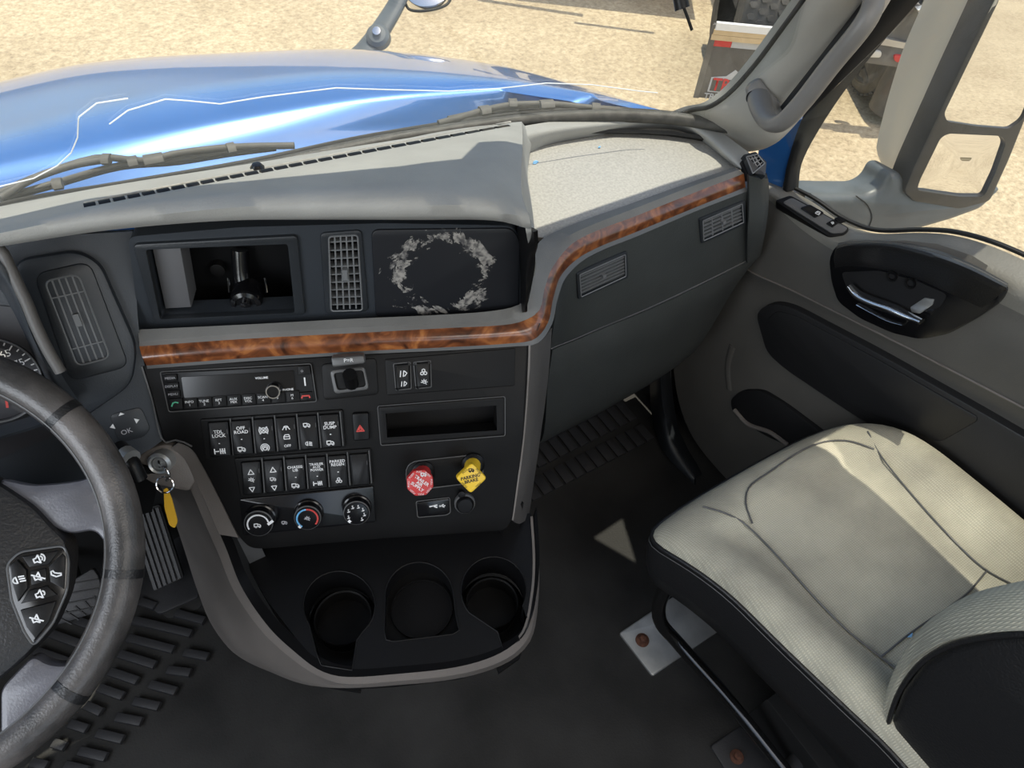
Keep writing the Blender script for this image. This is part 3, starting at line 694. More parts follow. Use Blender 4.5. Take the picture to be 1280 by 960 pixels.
# peeling cover with sticker residue
def residue():
    m = bpy.data.materials.new('sticker_residue'); m.use_nodes = True; t = m.node_tree; b = t.nodes['Principled BSDF']
    tc = t.nodes.new('ShaderNodeTexCoord')
    n = t.nodes.new('ShaderNodeTexNoise'); n.inputs['Scale'].default_value = 24; n.inputs['Detail'].default_value = 10; n.inputs['Roughness'].default_value = .72; n.inputs['Distortion'].default_value = .8
    t.links.new(tc.outputs['Object'], n.inputs['Vector'])
    vm = t.nodes.new('ShaderNodeVectorMath'); vm.operation = 'DISTANCE'; t.links.new(tc.outputs['Object'], vm.inputs[0]); vm.inputs[1].default_value = (-.006, .002, .066)
    # ring falloff
    s = t.nodes.new('ShaderNodeMath'); s.operation = 'SUBTRACT'; s.inputs[1].default_value = .055; t.links.new(vm.outputs['Value'], s.inputs[0])
    ab = t.nodes.new('ShaderNodeMath'); ab.operation = 'ABSOLUTE'; t.links.new(s.outputs[0], ab.inputs[0])
    mr = t.nodes.new('ShaderNodeMapRange'); mr.inputs[1].default_value = 0; mr.inputs[2].default_value = .034; mr.inputs[3].default_value = .12; mr.inputs[4].default_value = -.16
    t.links.new(ab.outputs[0], mr.inputs[0])
    ad = t.nodes.new('ShaderNodeMath'); ad.operation = 'ADD'; t.links.new(n.outputs[0], ad.inputs[0]); t.links.new(mr.outputs[0], ad.inputs[1])
    gt = t.nodes.new('ShaderNodeMath'); gt.operation = 'GREATER_THAN'; gt.inputs[1].default_value = .575; t.links.new(ad.outputs[0], gt.inputs[0])
    n3 = t.nodes.new('ShaderNodeTexNoise'); n3.inputs['Scale'].default_value = 150; t.links.new(tc.outputs['Object'], n3.inputs['Vector'])
    rr = t.nodes.new('ShaderNodeValToRGB'); e = rr.color_ramp.elements; e[0].position = .35; e[0].color = (.06, .058, .06, 1); e[1].position = .62; e[1].color = (.30, .285, .26, 1); t.links.new(n3.outputs[0], rr.inputs[0])
    mx = t.nodes.new('ShaderNodeMixRGB'); mx.inputs[1].default_value = (.006, .007, .010, 1); t.links.new(gt.outputs[0], mx.inputs[0]); t.links.new(rr.outputs[0], mx.inputs[2])
    t.links.new(mx.outputs[0], b.inputs['Base Color']); b.inputs['Roughness'].default_value = .5; return m
M['residue'] = residue()
cvp = plate('blank_cover', U, rnd(U.pl([(464, 286), (640, 284), (650, 300), (648, 386), (470, 397)]), .01), -.01, .003, M['residue'], None, bev=.002)
tag(cvp, 'black fascia cover with torn whitish sticker residue, right of the upright vent', 'cover')

# ------------------------------------------------------------ radio
def cpx(x, y, ox, oy, s): return (ox+x*s, oy+y*s)
rad = thing('radio', 'slim black car radio with a row of numbered buttons under the wood strip', 'radio', K.hit(300, 505))
plate('radio_body', K, rnd(K.pl([(202, 465), (388, 455), (395, 500), (212, 513)]), .003), -.01, .004, M['black'], rad, bev=.0015)
bm = tube_bm([K.W(a, b, .003) for a, b in rnd(K.pl([(201, 464), (389, 454), (396, 501), (212, 514)]), .003)], .0007, 5, closed=True); finish('radio_bezel', bm, M['edge'], rad)
plate('display', K, rnd(K.pl([(228, 470), (368, 462), (371, 489), (232, 496)]), .002), .003, .0055, M['gloss_black'], rad)
def C5(x, y): return (180+x*.1875, 430+y*.1875)
lbl = [('MEDIA', 185, 218), ('DISPLAY', 195, 272), ('MENU', 205, 325)]
def pbtn(par, fr, quad, name='button', c0=.003, c1=.0065, mt='stack', bev=.001): return plate(name, fr, rnd(fr.pl(quad), .0012), c0, c1, M[mt], par, bev=bev)
for s, x, y in lbl:
    q = [C5(x-40, y-22), C5(x+42, y-27), C5(x+46, y+20), C5(x-36, y+25)]
    bt = pbtn(rad, K, q); a, b = K.px(*C5(x, y)); text(K, s, a, b, .0042, .0072, M['dimwhite'], bt, rot=.01)
for i in range(9):
    x = 217+i*97; y = 392-i*6.4
    q = [C5(x-44, y-34), C5(x+46, y-40), C5(x+52, y+32), C5(x-36, y+40)]
    bt = pbtn(rad, K, q)
    a, b = K.px(*C5(x, y))
    if i == 0:
        strokes('call_symbol', K, [[(a-.004, b-.002), (a-.002, b+.002), (a+.001, b+.003), (a+.004, b+.002)]], .0072, .0008, M['greenprint'], bt)
    else:
        s = ['1', '2', '3', '4', 'seek', '5', '6', '7'][i-1]
        s = {1: 'INFO\n1', 2: 'TUNE\n2', 3: 'RPT\n3', 4: 'AUX\nMIX', 5: 'DISC\nVOL', 6: 'SCAN\n4', 7: '5', 8: 'M\n6'}[i]
        text(K, s, a, b, .0046, .0072, M['white'], bt)
q = [C5(1042, 315), C5(1125, 308), C5(1132, 365), C5(1048, 372)]; bt = pbtn(rad, K, q); a, b = K.px(*C5(1083, 342))
strokes('hang_up_symbol', K, [[(a-.005, b-.001), (a-.004, b+.0015), (a+.004, b+.0015), (a+.005, b-.001)]], .0072, .0009, M['redprint'], bt)
q = [C5(1028, 140), C5(1108, 134), C5(1116, 195), C5(1034, 200)]; bt = pbtn(rad, K, q); a, b = K.px(*C5(1058, 172)); text(K, 'O', a, b, .004, .0072, M['dimwhite'], bt)
a, b = K.px(*C5(1076, 243)); strokes('aux_mark', K, [[(a, b-.005), (a, b+.005)]], .0056, .0009, M['white'], rad)
a, b = K.px(*C5(872, 298))
lathe('volume_knob', K, a, b, [(.0095, .004), (.0093, .013), (.0085, .0145), (.007, .0145), (.0065, .0135), (0, .0135)], M['gloss_black'], rad)
bm = lathe_bm(K, a, b, [(.0093, .0132), (.0088, .0152), (.0074, .0152), (.0070, .0136)], 32); finish('knob_ring', bm, M['chrome'], rad)
a, b = K.px(*C5(790, 218)); text(K, 'VOLUME', a, b, .004, .006, M['white'], rad, bold=.02)
a, b = K.px(*C5(965, 295)); text(K, 'PHONE', a, b, .004, .006, M['white'], rad, bold=.02)

# ------------------------------------------------------------ trailer brake lever in its well
tb = thing('brake_hand_lever', 'black hand lever with grey cap in a square well right of the radio', 'lever', K.hit(435, 490))
plate('lever_plate', K, rnd(K.pl([(402, 455), (470, 447), (473, 493), (405, 500)]), .006), -.005, .002, M['stack'], tb, bev=.001)
plate('lever_well', K, rnd(K.pl([(412, 462), (456, 457), (462, 486), (418, 492)]), .006), .001, .005, M['edge'], tb, bev=.003, holes=[rnd(K.pl([(417, 465), (454, 461), (458, 482), (422, 487)]), .005)])
plate('well_floor', K, rnd(K.pl([(415, 463), (456, 459), (460, 485), (419, 489)]), .005), .0, .0012, M['void'], tb)
tube('lever_stem', [K.hit(440, 480, .0), K.hit(437, 468, .02)], .009, M['black'], tb, seg=12)
F2 = Frame(K.hit(435, 451, .02), NK, h)
plate('lever_cap', F2, rnd(F2.pl([(414, 446), (455, 443), (457, 453), (416, 458)]), .003), -.01, .006, M['edge'], tb, bev=.003)
text(F2, 'P=R', *F2.px(436, 449), .007, .0064, M['white'], tb)

# ------------------------------------------------------------ switches
def icon(fr, kind, a, b, s, c, par, mt='white'):
    """small printed pictograms drawn with strokes; s is the half size"""
    P = lambda *l: [(a+x*s, b+y*s) for x, y in l]
    cir = lambda x, y, r, k=12, a0=0, a1=360: [(a+x*s+r*s*math.cos(R(a0+(a1-a0)*i/k)), b+y*s+r*s*math.sin(R(a0+(a1-a0)*i/k))) for i in range(k+1)]
    D = {
     'truck': [P((-1, -.4), (-1, .4), (-.1, .4), (-.1, -.4), (-1, -.4)), P((-.1, .2), (.3, .2), (.6, -.1), (.6, -.4), (-.1, -.4)), cir(-.6, -.5, .2, 8), cir(.35, -.5, .2, 8)],
     'axle': [P((-1, -.5), (-1, .5)), P((-1, 0), (-.2, 0)), P((.1, -.5), (.1, .5)), P((.1, 0), (.5, 0)), P((.5, -.5), (.5, .5)), P((.9, -.5), (.9, .5)), P((.5, 0), (.9, 0))],
     'abs': [cir(0, 0, .6), cir(0, 0, .95, 6, 60, 120), cir(0, 0, .95, 6, 130, 230), cir(0, 0, .95, 6, -50, 50), P((-.4, -.2), (0, .3), (.4, -.2))],
     'abs_off': [cir(0, 0, .6), cir(0, 0, .95, 6, 130, 230), cir(0, 0, .95, 6, -50, 50), P((-.8, -.8), (.8, .8)), P((-.8, .8), (.8, -.8))],
     'lamp': [P((-.6, .2), (-.3, .5), (.3, .5), (.6, .2), (-.6, .2)), P((-.9, -.4), (-.6, 0)), P((0, -.5), (0, 0)), P((.9, -.4), (.6, 0))],
     'cab': [P((-.8, -.6), (-.8, .2), (-.4, .7), (.6, .7), (.8, .2), (.8, -.6), (-.8, -.6)), P((-.8, .1), (.8, .1))],
     'beam': [cir(-.4, 0, .5, 8, 90, 270), P((-.4, .5), (-.4, -.5)), P((0, .4), (.7, .2)), P((0, 0), (.7, -.2)), P((0, -.4), (.7, -.6))],
     'up': [P((-.7, -.6), (0, .7), (.7, -.6), (-.7, -.6))], 'down': [P((-.7, .6), (0, -.7), (.7, .6), (-.7, .6))],
     'hazard': [P((-.9, -.7), (0, .8), (.9, -.7), (-.9, -.7)), P((-.45, -.42), (0, .3), (.45, -.42), (-.45, -.42))],
     'sun': [cir(0, 0, .35, 8)]+[P((.5*math.cos(k), .5*math.sin(k)), (.9*math.cos(k), .9*math.sin(k))) for k in (0, .8, 1.6, 2.4, 3.14, -.8)],
     'wave': [P((-.8, 0), (-.4, .3), (0, 0), (.4, -.3), (.8, 0))],
     'lane': [P((-.8, -.7), (-.6, .7)), P((-.1, -.7), (.1, .7)), P((.2, .7), (.8, .1), (.2, -.6))],
     'fan': [cir(0, .4, .35, 8), cir(-.4, -.3, .35, 8), cir(.4, -.3, .35, 8)],
     'seat': [P((-.4, .7), (-.2, -.3), (.5, -.3)), P((-.8, -.7), (.3, -.7)), cir(-.2, .6, .2, 6)],
     'usb': [P((-.9, 0), (.9, 0)), P((-.4, 0), (0, .5), (.4, .5)), P((-.1, 0), (.3, -.5), (.6, -.5)), cir(-.8, 0, .2, 6)],
     'speaker': [P((-.7, -.3), (-.7, .3), (-.3, .3), (.1, .7), (.1, -.7), (-.3, -.3), (-.7, -.3)), cir(.1, 0, .45, 5, -50, 50), cir(.1, 0, .8, 6, -50, 50)],
     'speaker_low': [P((-.6, -.3), (-.6, .3), (-.2, .3), (.2, .7), (.2, -.7), (-.2, -.3), (-.6, -.3)), cir(.2, 0, .45, 5, -50, 50)],
     'mute': [P((-.6, -.3), (-.6, .3), (-.2, .3), (.2, .7), (.2, -.7), (-.2, -.3), (-.6, -.3)), P((-.8, .7), (.7, -.7))],
     'phone': [P((-.6, .5), (-.7, 0), (-.2, -.6), (.5, -.7), (.6, -.4), (.2, -.2), (-.2, .1), (-.3, .5), (-.6, .5))],
     'dot': [P((-.15, 0), (.15, 0))],
    }[kind]
    return strokes('symbol', fr, D, c, s*.11 if s > .004 else s*.14, M[mt], par)
def rocker(par, quad, prints, face='black'):
    q = K.pl(quad); sw = plate('rocker_switch', K, rnd(q, .002), .0, .0075, M[face], par, bev=.0025)
    a, b, c, d = [V(p) for p in q]
    for (k, s, u, v, sz) in prints:
        p = a.lerp(b, u).lerp(d.lerp(c, u), v)
        if k == 'T': text(K, s, p.x, p.y, sz, .0079, M['white'], sw, rot=.0, bold=.015)
        else: icon(K, s, p.x, p.y, sz, .0079, sw)
    e = a.lerp(b, .92).lerp(d.lerp(c, .92), .22); f_ = a.lerp(b, .92).lerp(d.lerp(c, .92), .34)
    strokes('lens_mark', K, [[tuple(e), tuple(f_)]], .0079, .0003, M['edge'], sw)
    return sw
def C7(x, y): return (230+x*.198, 500+y*.198)
bank = thing('switch_bank', 'upper row of six black rocker switches below the radio', 'switch panel', K.hit(340, 570))
plate('bank_frame', K, rnd(K.pl([C7(103, 118), C7(1003, 56), C7(1022, 292), C7(140, 378)]), .003), -.004, .003, M['stack'], bank, bev=.0015)
up = [(150, 292, [('T', 'TDL\nLOCK', .5, .33, .0062), ('I', 'dot', .5, .6, .004), ('I', 'axle', .5, .82, .0065)]),
      (292, 432, [('T', 'OFF\nROAD', .5, .27, .0062), ('I', 'dot', .5, .53, .004), ('I', 'truck', .5, .8, .0055)]),
      (434, 572, [('I', 'abs_off', .5, .32, .0058), ('I', 'dot', .5, .56, .004), ('I', 'abs', .5, .82, .0055)]),
      (576, 712, [('I', 'lamp', .5, .3, .005), ('I', 'cab', .5, .56, .0045), ('T', 'OFF', .5, .82, .005)]),
      (714, 845, [('I', 'truck', .5, .25, .005), ('I', 'beam', .5, .8, .005)]),
      (850, 985, [('T', 'SUSP\nDUMP', .5, .32, .0062), ('I', 'dot', .5, .58, .004), ('I', 'truck', .5, .82, .0055)])]
for x0, x1, pr in up:
    t0 = 132-(x0-150)*.068; t1 = 132-(x1-150)*.068; b0 = 355-(x0-150)*.082; b1 = 355-(x1-150)*.082
    rocker(bank, [C7(x0+4, t0), C7(x1-6, t1), C7(x1+14, b1), C7(x0+24, b0)], pr)
    tube('divider', [K.hit(*C7(x1-1, t1-6), .006), K.hit(*C7(x1+20, b1+2), .006)], .0008, M['edge'], bank, seg=5)
bank2 = thing('switch_bank', 'lower row of five black rocker switches and a blank above the knobs', 'switch panel', K.hit(380, 610))
plate('bank_frame', K, rnd(K.pl([C7(318, 365), C7(1180, 300), C7(1195, 528), C7(360, 612)]), .003), -.004, .003, M['stack'], bank2, bev=.0015)
lo = [(360, 492, [('I', 'up', .5, .3, .0052), ('I', 'sun', .5, .54, .004), ('I', 'down', .5, .82, .0048)]),
      (500, 630, [('I', 'up', .5, .28, .0052), ('I', 'truck', .5, .55, .0042), ('I', 'down', .5, .83, .0048)]),
      (638, 768, [('T', 'CHASSIS\nLIB', .5, .3, .0052), ('I', 'dot', .5, .56, .004), ('I', 'truck', .5, .8, .0055)]),
      (774, 902, [('T', 'TRAILER\nAUX\nPOWER', .5, .3, .0048), ('I', 'dot', .5, .58, .004), ('I', 'axle', .5, .8, .0055)]),
      (908, 1032, [('T', 'PARKED\nREGEN', .5, .22, .0055), ('I', 'dot', .5, .5, .004), ('I', 'fan', .5, .76, .005)]),
      (1044, 1168, [])]
for x0, x1, pr in lo:
    t0 = 382-(x0-360)*.072; t1 = 382-(x1-360)*.072; b0 = 592-(x0-360)*.085; b1 = 592-(x1-360)*.085
    rocker(bank2, [C7(x0+2, t0), C7(x1-6, t1), C7(x1+8, b1), C7(x0+20, b0)], pr)
    tube('divider', [K.hit(*C7(x1-1, t1-6), .006), K.hit(*C7(x1+16, b1+2), .006)], .0008, M['edge'], bank2, seg=5)
# hazard switch
hz = thing('hazard_switch', 'small black hazard light switch with a red triangle left of the pocket', 'switch', K.hit(451, 550))
q = [C7(1062, 78), C7(1165, 72), C7(1172, 245), C7(1076, 252)]
hs = plate('rocker', K, rnd(K.pl(q), .003), 0, .006, M['black'], hz, bev=.002)
a, b = K.px(*C7(1114, 170)); icon(K, 'hazard', a, b, .0055, .0064, hs, 'redprint')
# twin switch panel at the upper right
tw = thing('twin_switch_panel', 'long black panel with two small rocker switches under the right end of the wood', 'switch panel', K.hit(560, 488))
plate('panel', K, rnd(K.pl([(481, 449), (644, 435), (643, 482), (484, 494)]), .002), -.002, .002, M['stack'], tw, bev=.001)
for q, ic in (([(492, 454), (513, 452), (514, 485), (495, 487)], ('lane', 'lane')), ([(517, 452), (538, 450), (539, 483), (520, 485)], ('fan', 'sun'))):
    bm = tube_bm([K.W(a, b, .003) for a, b in rnd(K.pl(q), .002)], .0008, 5, closed=True); finish('switch_surround', bm, M['edge'], tw)
    sw = plate('rocker_switch', K, inset(rnd(K.pl(q), .002), .0015), .001, .006, M['black'], tw, bev=.002)
    A = [V(p) for p in K.pl(q)]
    for v, nm, sz in ((.38, ic[0], .0055), (.76, ic[1], .0045)):
        p = A[0].lerp(A[1], .55).lerp(A[3].lerp(A[2], .55), v); icon(K, nm, p.x, p.y, sz, .0065, sw)
# pocket
pk = thing('storage_pocket', 'narrow rectangular open pocket below the twin switch panel', 'storage pocket', K.hit(550, 545))
plate('pocket_frame', K, rnd(K.pl([(473, 508), (630, 496), (630, 543), (476, 555)]), .003), -.002, .003, M['stack'], pk, bev=.0015, holes=[K.pl(pocket_px)])
bm = tube_bm([K.W(a, b, .0025) for a, b in rnd(K.pl([(472, 507), (631, 495), (631, 544), (476, 556)]), .003)], .0006, 5, closed=True); finish('frame_line', bm, M['edge'], pk)
plate('pocket_back', K, K.pl([(470, 500), (632, 490), (632, 552), (474, 560)]), -.07, -.065, M['void'], pk)
# climate panel
cl = thing('climate_panel', 'black climate control panel with three round knobs', 'climate control', K.hit(380, 655))
plate('panel', K, rnd(K.pl([C7(352, 622), C7(1195, 538), C7(1212, 765), C7(376, 852)]), .003), -.002, .003, M['gloss_black'], cl, bev=.001)
def knob(px, py, r, kind):
    a, b = K.px(px, py, .014)
    kb = lathe('dial_knob', K, a, b, [(r*1.12, .003), (r*1.1, .006), (r, .007), (r*.97, .018), (r*.88, .021), (r*.4, .0215), (0, .0215)], M['gloss_black'], cl, n=36)
    bm = lathe_bm(K, a, b, [(r*1.0, .0185), (r*.99, .0195), (r*.93, .0205)], 36); finish('knob_edge', bm, M['edge'], kb)
    arc = lambda r0, a0, a1, k=14: [(a+r*r0*math.cos(R(a0+(a1-a0)*i/k)), b+r*r0*math.sin(R(a0+(a1-a0)*i/k))) for i in range(k+1)]
    if kind == 'fan':
        strokes('scale_arc', K, [arc(.72, 205, 10)], .0222, .0010, M['white'], kb); icon(K, 'truck', a, b-.001, .005, .0222, kb)
        p = arc(.74, 350, 351)[0]; strokes('pointer', K, [[(a+r*.7, b-r*.05), (a+r*1.0, b+r*.15)]], .0222, .0018, M['white'], kb)
    if kind == 'temp':
        strokes('blue_arc', K, [arc(.76, 232, 95)], .0222, .0011, M['blueprint'], kb); strokes('red_arc', K, [arc(.76, 88, -40)], .0222, .0011, M['redprint'], kb)
        icon(K, 'sun', a, b, .004, .0222, kb, 'dimwhite'); q = arc(.9, 225, 226)[0]; strokes('pointer', K, [[q, (q[0]*.9+a*.1, q[1]*.9+b*.1)]], .0222, .002, M['white'], kb)
    if kind == 'mode':
        for an in (150, 110, 70, 30, -10, -50, 200): icon(K, 'seat', a+r*.62*math.cos(R(an)), b+r*.62*math.sin(R(an)), .0028, .0222, kb)
        q = arc(.85, 225, 226)[0]; strokes('pointer', K, [[q, (q[0]*.9+a*.1, q[1]*.9+b*.1)]], .0222, .002, M['white'], kb)
knob(324, 652, .0185, 'fan'); knob(385, 645, .0175, 'temp'); knob(446, 639, .0175, 'mode')
a, b = K.px(*C7(640, 765)); icon(K, 'truck', a, b, .004, .0035, cl, 'dimwhite')
a, b = K.px(*C7(567, 765)); icon(K, 'fan', a, b, .003, .0035, cl)
# air brake knobs
ap = thing('brake_valve_plate', 'recessed oval plate behind the red and yellow brake knobs', 'valve plate', K.hit(555, 610))
plate('oval_plate', K, rnd(K.pl([(508, 578), (600, 568), (604, 600), (510, 612)]), .018), -.002, .002, M['stack'], ap, bev=.001)
bm = tube_bm([K.W(a, b, .002) for a, b in rnd(K.pl([(507, 577), (601, 567), (605, 601), (509, 613)]), .018)], .0009, 5, closed=True); finish('plate_rim', bm, M['edge'], ap)
def brake_knob(label, px, py, pts_n, r, mt, ph, words, off, name, tm):
    t = thing(name, label, 'brake valve', K.hit(px, py))
    F = Frame(K.hit(px, py, .045), V((-.25, -.62, .72)), h)
    sh = K.hit(px+off[0], py+off[1], .0)
    tube('stem', [sh, K.hit(px+off[0]*.5, py+off[1]*.5, .03), F.W(0, 0, -.006)], .011, M[mt], t, seg=14)
    lathe('collar', K, *K.px(px+off[0], py+off[1]), [(.016, .0), (.016, .006), (.012, .009), (0, .009)], M['black'], t)
    hd = plate('knob_head', F, rnd(circ(0, 0, r, pts_n, ph=ph), .005 if pts_n == 4 else .002), -.009, .004, M[mt], t, bev=.003)
    tx, sc, rot = words
    text(F, tx, -.001, -.001, sc, .0045, M[tm], hd, rot=rot, bold=.02)
    icon(F, 'truck', .006*math.sin(-rot)*1.0+ .002, .011, .004, .0045, hd, tm)
    n = 8 if pts_n == 8 else 4
    for k in range(n):
        an = ph+2*math.pi*(k+.5)/n; rr = r*.86*math.cos(math.pi/n)
        text(F, 'PULL' if k % 2 else 'PUSH', rr*math.cos(an), rr*math.sin(an), sc*.62, .0045, M[tm], hd, rot=an-math.pi/2)
M['blackprint'] = mat('black_print', (.01, .01, .01), .6)
brake_knob('red octagonal pull knob for the trailer air supply', 525, 603, 8, .0185, 'red', math.pi/8, ('TRAILER\nAIR\nSUPPLY', .0058, -.7), (4, -14), 'trailer_air_valve', 'white')
brake_knob('yellow diamond shaped parking brake pull knob', 589, 597, 4, .021, 'yellow', -.1, ('PARKING\nBRAKE', .0062, .15), (2, -18), 'parking_brake_valve', 'blackprint')
up_ = thing('usb_panel', 'small black panel with charging symbols below the red knob', 'usb port', K.hit(541, 640))
pp = plate('port_panel', K, rnd(K.pl([(521, 627), (561, 622), (562, 638), (557, 642), (523, 645)]), .003), -.002, .003, M['gloss_black'], up_, bev=.001)
bm = tube_bm([K.W(a, b, .002) for a, b in rnd(K.pl([(520, 626), (562, 621), (563, 640), (558, 643), (522, 646)]), .003)], .0006, 5, closed=True); finish('port_rim', bm, M['edge'], up_)
icon(K, 'usb', *K.px(553, 631), .004, .0035, pp)
strokes('charge_symbol', K, [[K.px(537, 632), K.px(546, 630)], [K.px(541, 631), K.px(546, 633)]], .0035, .0009, M['white'], pp)
po = thing('power_outlet', 'round black power outlet with its cap, below the yellow knob', 'power outlet', K.hit(581, 630))
a, b = K.px(581, 630, .006); lathe('outlet_ring', K, a, b, [(.0145, 0), (.0145, .006), (.013, .008), (.011, .007)], M['edge'], po)
lathe('outlet_cap', K, a, b, [(.0125, .004), (.0122, .010), (.010, .013), (0, .0135)], M['black'], po)
lathe('cap_hinge', K, *K.px(577, 618, .006), [(.005, .0), (.005, .008), (0, .009)], M['black'], po, n=12)

# ------------------------------------------------------------ cup holder console
cc = thing('cup_holder_console', 'dark grey cup holder tray with three wells hanging below the centre stack', 'cup holder', V((.12, .42, .2)))
TZ = .455
T = Frame(V((.12, .42, TZ)), V((0, 0, 1)), V((1, 0, 0)))
rim_px = [(306, 672), (330, 676), (480, 668), (632, 654), (664, 640), (667, 700), (666, 745), (655, 790), (628, 815), (575, 833), (490, 843), (430, 846), (404, 836), (372, 800), (335, 752), (312, 712)]
def arc_px(cx, cy, rx, ry, a0, a1, n=22): return [(cx+rx*math.cos(R(a0+(a1-a0)*i/n)), cy-ry*math.sin(R(a0+(a1-a0)*i/n))) for i in range(n+1)]
hl = arc_px(424, 757, 45, 43, 213, -47)+[(446, 800), (440, 838), (402, 832), (395, 815), (390, 795)]
hm_ = arc_px(524, 746, 43, 43, 180, 10)+[(570, 770), (574, 788), (566, 793), (492, 802), (483, 800), (480, 790)]
hr = arc_px(617, 738, 41, 42, 222, -28, 22)+[(660, 775), (652, 796), (629, 812), (622, 790)]
holes = [T.pl(q) for q in (hl, hm_, hr)]
plate('tray_top', T, rnd(T.pl(rim_px), .006, 3), -.055, 0, M['black'], cc, holes=holes)
for nm, q, dz in (('well_floor', hl, -.075), ('well_floor', hm_, -.035), ('well_floor', hr, -.075)):
    plate(nm, T, inset(T.pl(q), -.004), dz-.01, dz, M['black'], cc)
for q in ((424, 757, 44), (524, 746, 42), (617, 738, 40)):
    c0 = T.px(q[0], q[1]); r0_ = (V(T.px(q[0]+q[2], q[1]))-V(c0)).length
    dz = -.035 if q[0] == 524 else -.075
    bm = bmesh.new(); pts3 = [T.W(c0[0]+(r0_-.001)*math.cos(2*math.pi*k/40), c0[1]+(r0_-.001)*math.sin(2*math.pi*k/40), .0005) for k in range(40)]
    if q[0] != 524: lathe_bm(T, c0[0], c0[1], [(r0_*.80, dz+.001), (r0_*.80, dz+.03), (r0_*.84, dz+.032)], 36, bm)
    else: lathe_bm(T, c0[0], c0[1]-.006, [(r0_*.90, dz+.001), (r0_*.90, dz+.006), (r0_*.93, dz+.006), (r0_*.93, dz+.001)], 36, bm)
    finish('cup_ring', bm, M['stack'], cc)
for hp, nm in ((hl, 'hole_edge'), (hm_, 'hole_edge'), (hr, 'hole_edge')):
    bm = tube_bm([T.W(*T.px(x, y), .0005) for x, y in hp], .0011, 6, closed=True); finish(nm, bm, M['stack'], cc)
# rounded outer rim and its grey skirt
kz = lambda l: [K.hit(x, y, -.012).z for x, y in l]
H0 = [(214, 560), (232, 575), (250, 612), (266, 648)]; H1 = [(206, 566), (224, 582), (241, 618), (256, 654)]
tail = [(640, 815)]
R0 = H0+[(282, 684), (302, 734), (336, 784), (372, 818), (400, 838), (430, 846), (490, 843), (575, 833), (628, 815), (655, 790), (666, 745), (669, 700), (666, 645)]
Rz = kz(H0)+[.52, .475, .46]+[.458]*9+[.46]
R1 = H1+[(272, 690), (293, 740), (329, 791), (368, 826), (398, 845), (430, 855), (490, 852), (578, 842), (634, 823), (661, 796), (671, 748), (673, 700), (669, 645)]
R1z = [z-.012 for z in Rz]
R2 = [(198, 585), (212, 602), (226, 640), (240, 680), (255, 720), (272, 768), (302, 812), (350, 840), (394, 856), (430, 860), (490, 857), (578, 847), (636, 827), (664, 799), (673, 750), (674, 700), (670, 645)]
R2z = [.58, .55, .47, .42, .38, .34, .33, .36, .40, .415, .415, .415, .415, .415, .415, .42, .43]
R3 = [(196, 600), (206, 618), (218, 650), (232, 692), (246, 736), (264, 780), (292, 816), (345, 843), (388, 857), (428, 858), (490, 855), (576, 845), (634, 825), (662, 796), (671, 750), (672, 700), (668, 645)]
R3z = [.52, .48, .40, .33, .27, .22, .22, .29, .36, .385, .385, .385, .385, .385, .385, .39, .40]
loft('stack_flank', [[K.hit(x, y, -.004) for x, y in [(222, 554), (240, 561), (262, 600), (298, 672)]], row(H0, kz(H0))[:3]+[Z(274, 668, .535)]], M['skirt'], cc, n=20, thick=.003)
loft('rim', [row(R0, Rz), row(R1, R1z)], M['skirt'], cc, n=80, thick=.004, smooth=60)
loft('skirt', [row(R1, R1z), row(R2, R2z), row(R3, R3z)], M['skirt'], cc, n=80, mrows=12, thick=.004, smooth=80)
loft('inner_wall', [row(R0, Rz), [p+V((.012, .01, -.004)) for p in row(R0, Rz)]], M['black'], cc, n=80, thick=.003)
# back wall below the stack, with two support ribs
bw = [K.hit(x, y, -.03) for x, y in [(300, 668), (480, 660), (650, 645)]]
loft('back_wall', [bw, [V((p.x+.03, p.y+.05, TZ-.002)) for p in bw]], M['black'], cc, n=12, thick=.004)
box('support_rib', V((-.028, .545, TZ)), V((-.005, .585, .53)), M['edge'], cc)
bm = box_bm((.31, .40, TZ), (.34, .44, .53)); finish('support_rib', bm, M['stack'], cc)
# pedestal carrying the tray down to the floor under the dash
box('pedestal', (.03, .50, 0), (.30, .80, TZ-.06), M['rubber_black'], cc)

# ------------------------------------------------------------ ignition, key, column stalk
ign = thing('ignition_lock', 'round metal ignition lock left of the centre stack', 'ignition lock', K.hit(200, 582, -.01))
Fi = Frame(K.hit(200, 579, .0), V((-.45, -.72, .5)), h)
lathe('lock_ring', Fi, 0, 0, [(.015, -.02), (.015, .002), (.012, .006), (.010, .004), (.0095, -.002)], M['steel'], ign)
lathe('lock_barrel', Fi, 0, 0, [(.0095, -.004), (.0085, .002), (0, .002)], M['steel'], ign, n=20)
plate('key_slot', Fi, rect(-.001, -.005, .001, .005), .001, .003, M['void'], ign)
key = thing('key_ring', 'metal key ring with a yellow tag hanging from the ignition', 'keys', K.hit(208, 608, .02))
tube('key_bow', [Fi.W(0, 0, .004), K.hit(207, 586, .022), K.hit(212, 594, .022), K.hit(208, 601, .02)], .0018, M['chrome'], key, n=12, seg=6)
Fk = Frame(K.hit(206, 606, .022), V((-.35, -.65, .68)), h)
bm = tube_bm([Fk.W(*p) for p in circ(0, 0, .0105, 24)], .0011, 6, closed=True); finish('ring', bm, M['chrome'], key)
Fy = Frame(K.hit(212, 632, .02), V((-.5, -.7, .5)), h)
plate('tag', Fy, rnd(Fy.pl([(205, 611), (209, 610), (215, 625), (222, 652), (219, 660), (212, 656), (206, 634)]), .003), -.001, .001, M['yellowtag'], key)
stk = thing('column_stalk', 'short black lever with a metal collar beside the ignition lock', 'lever', Lf.hit(168, 580, .03))
tube('lever', [Lf.hit(150, 560, .02), Lf.hit(163, 577, .05), Lf.hit(174, 600, .055)], .010, M['black'], stk, n=10, seg=12)
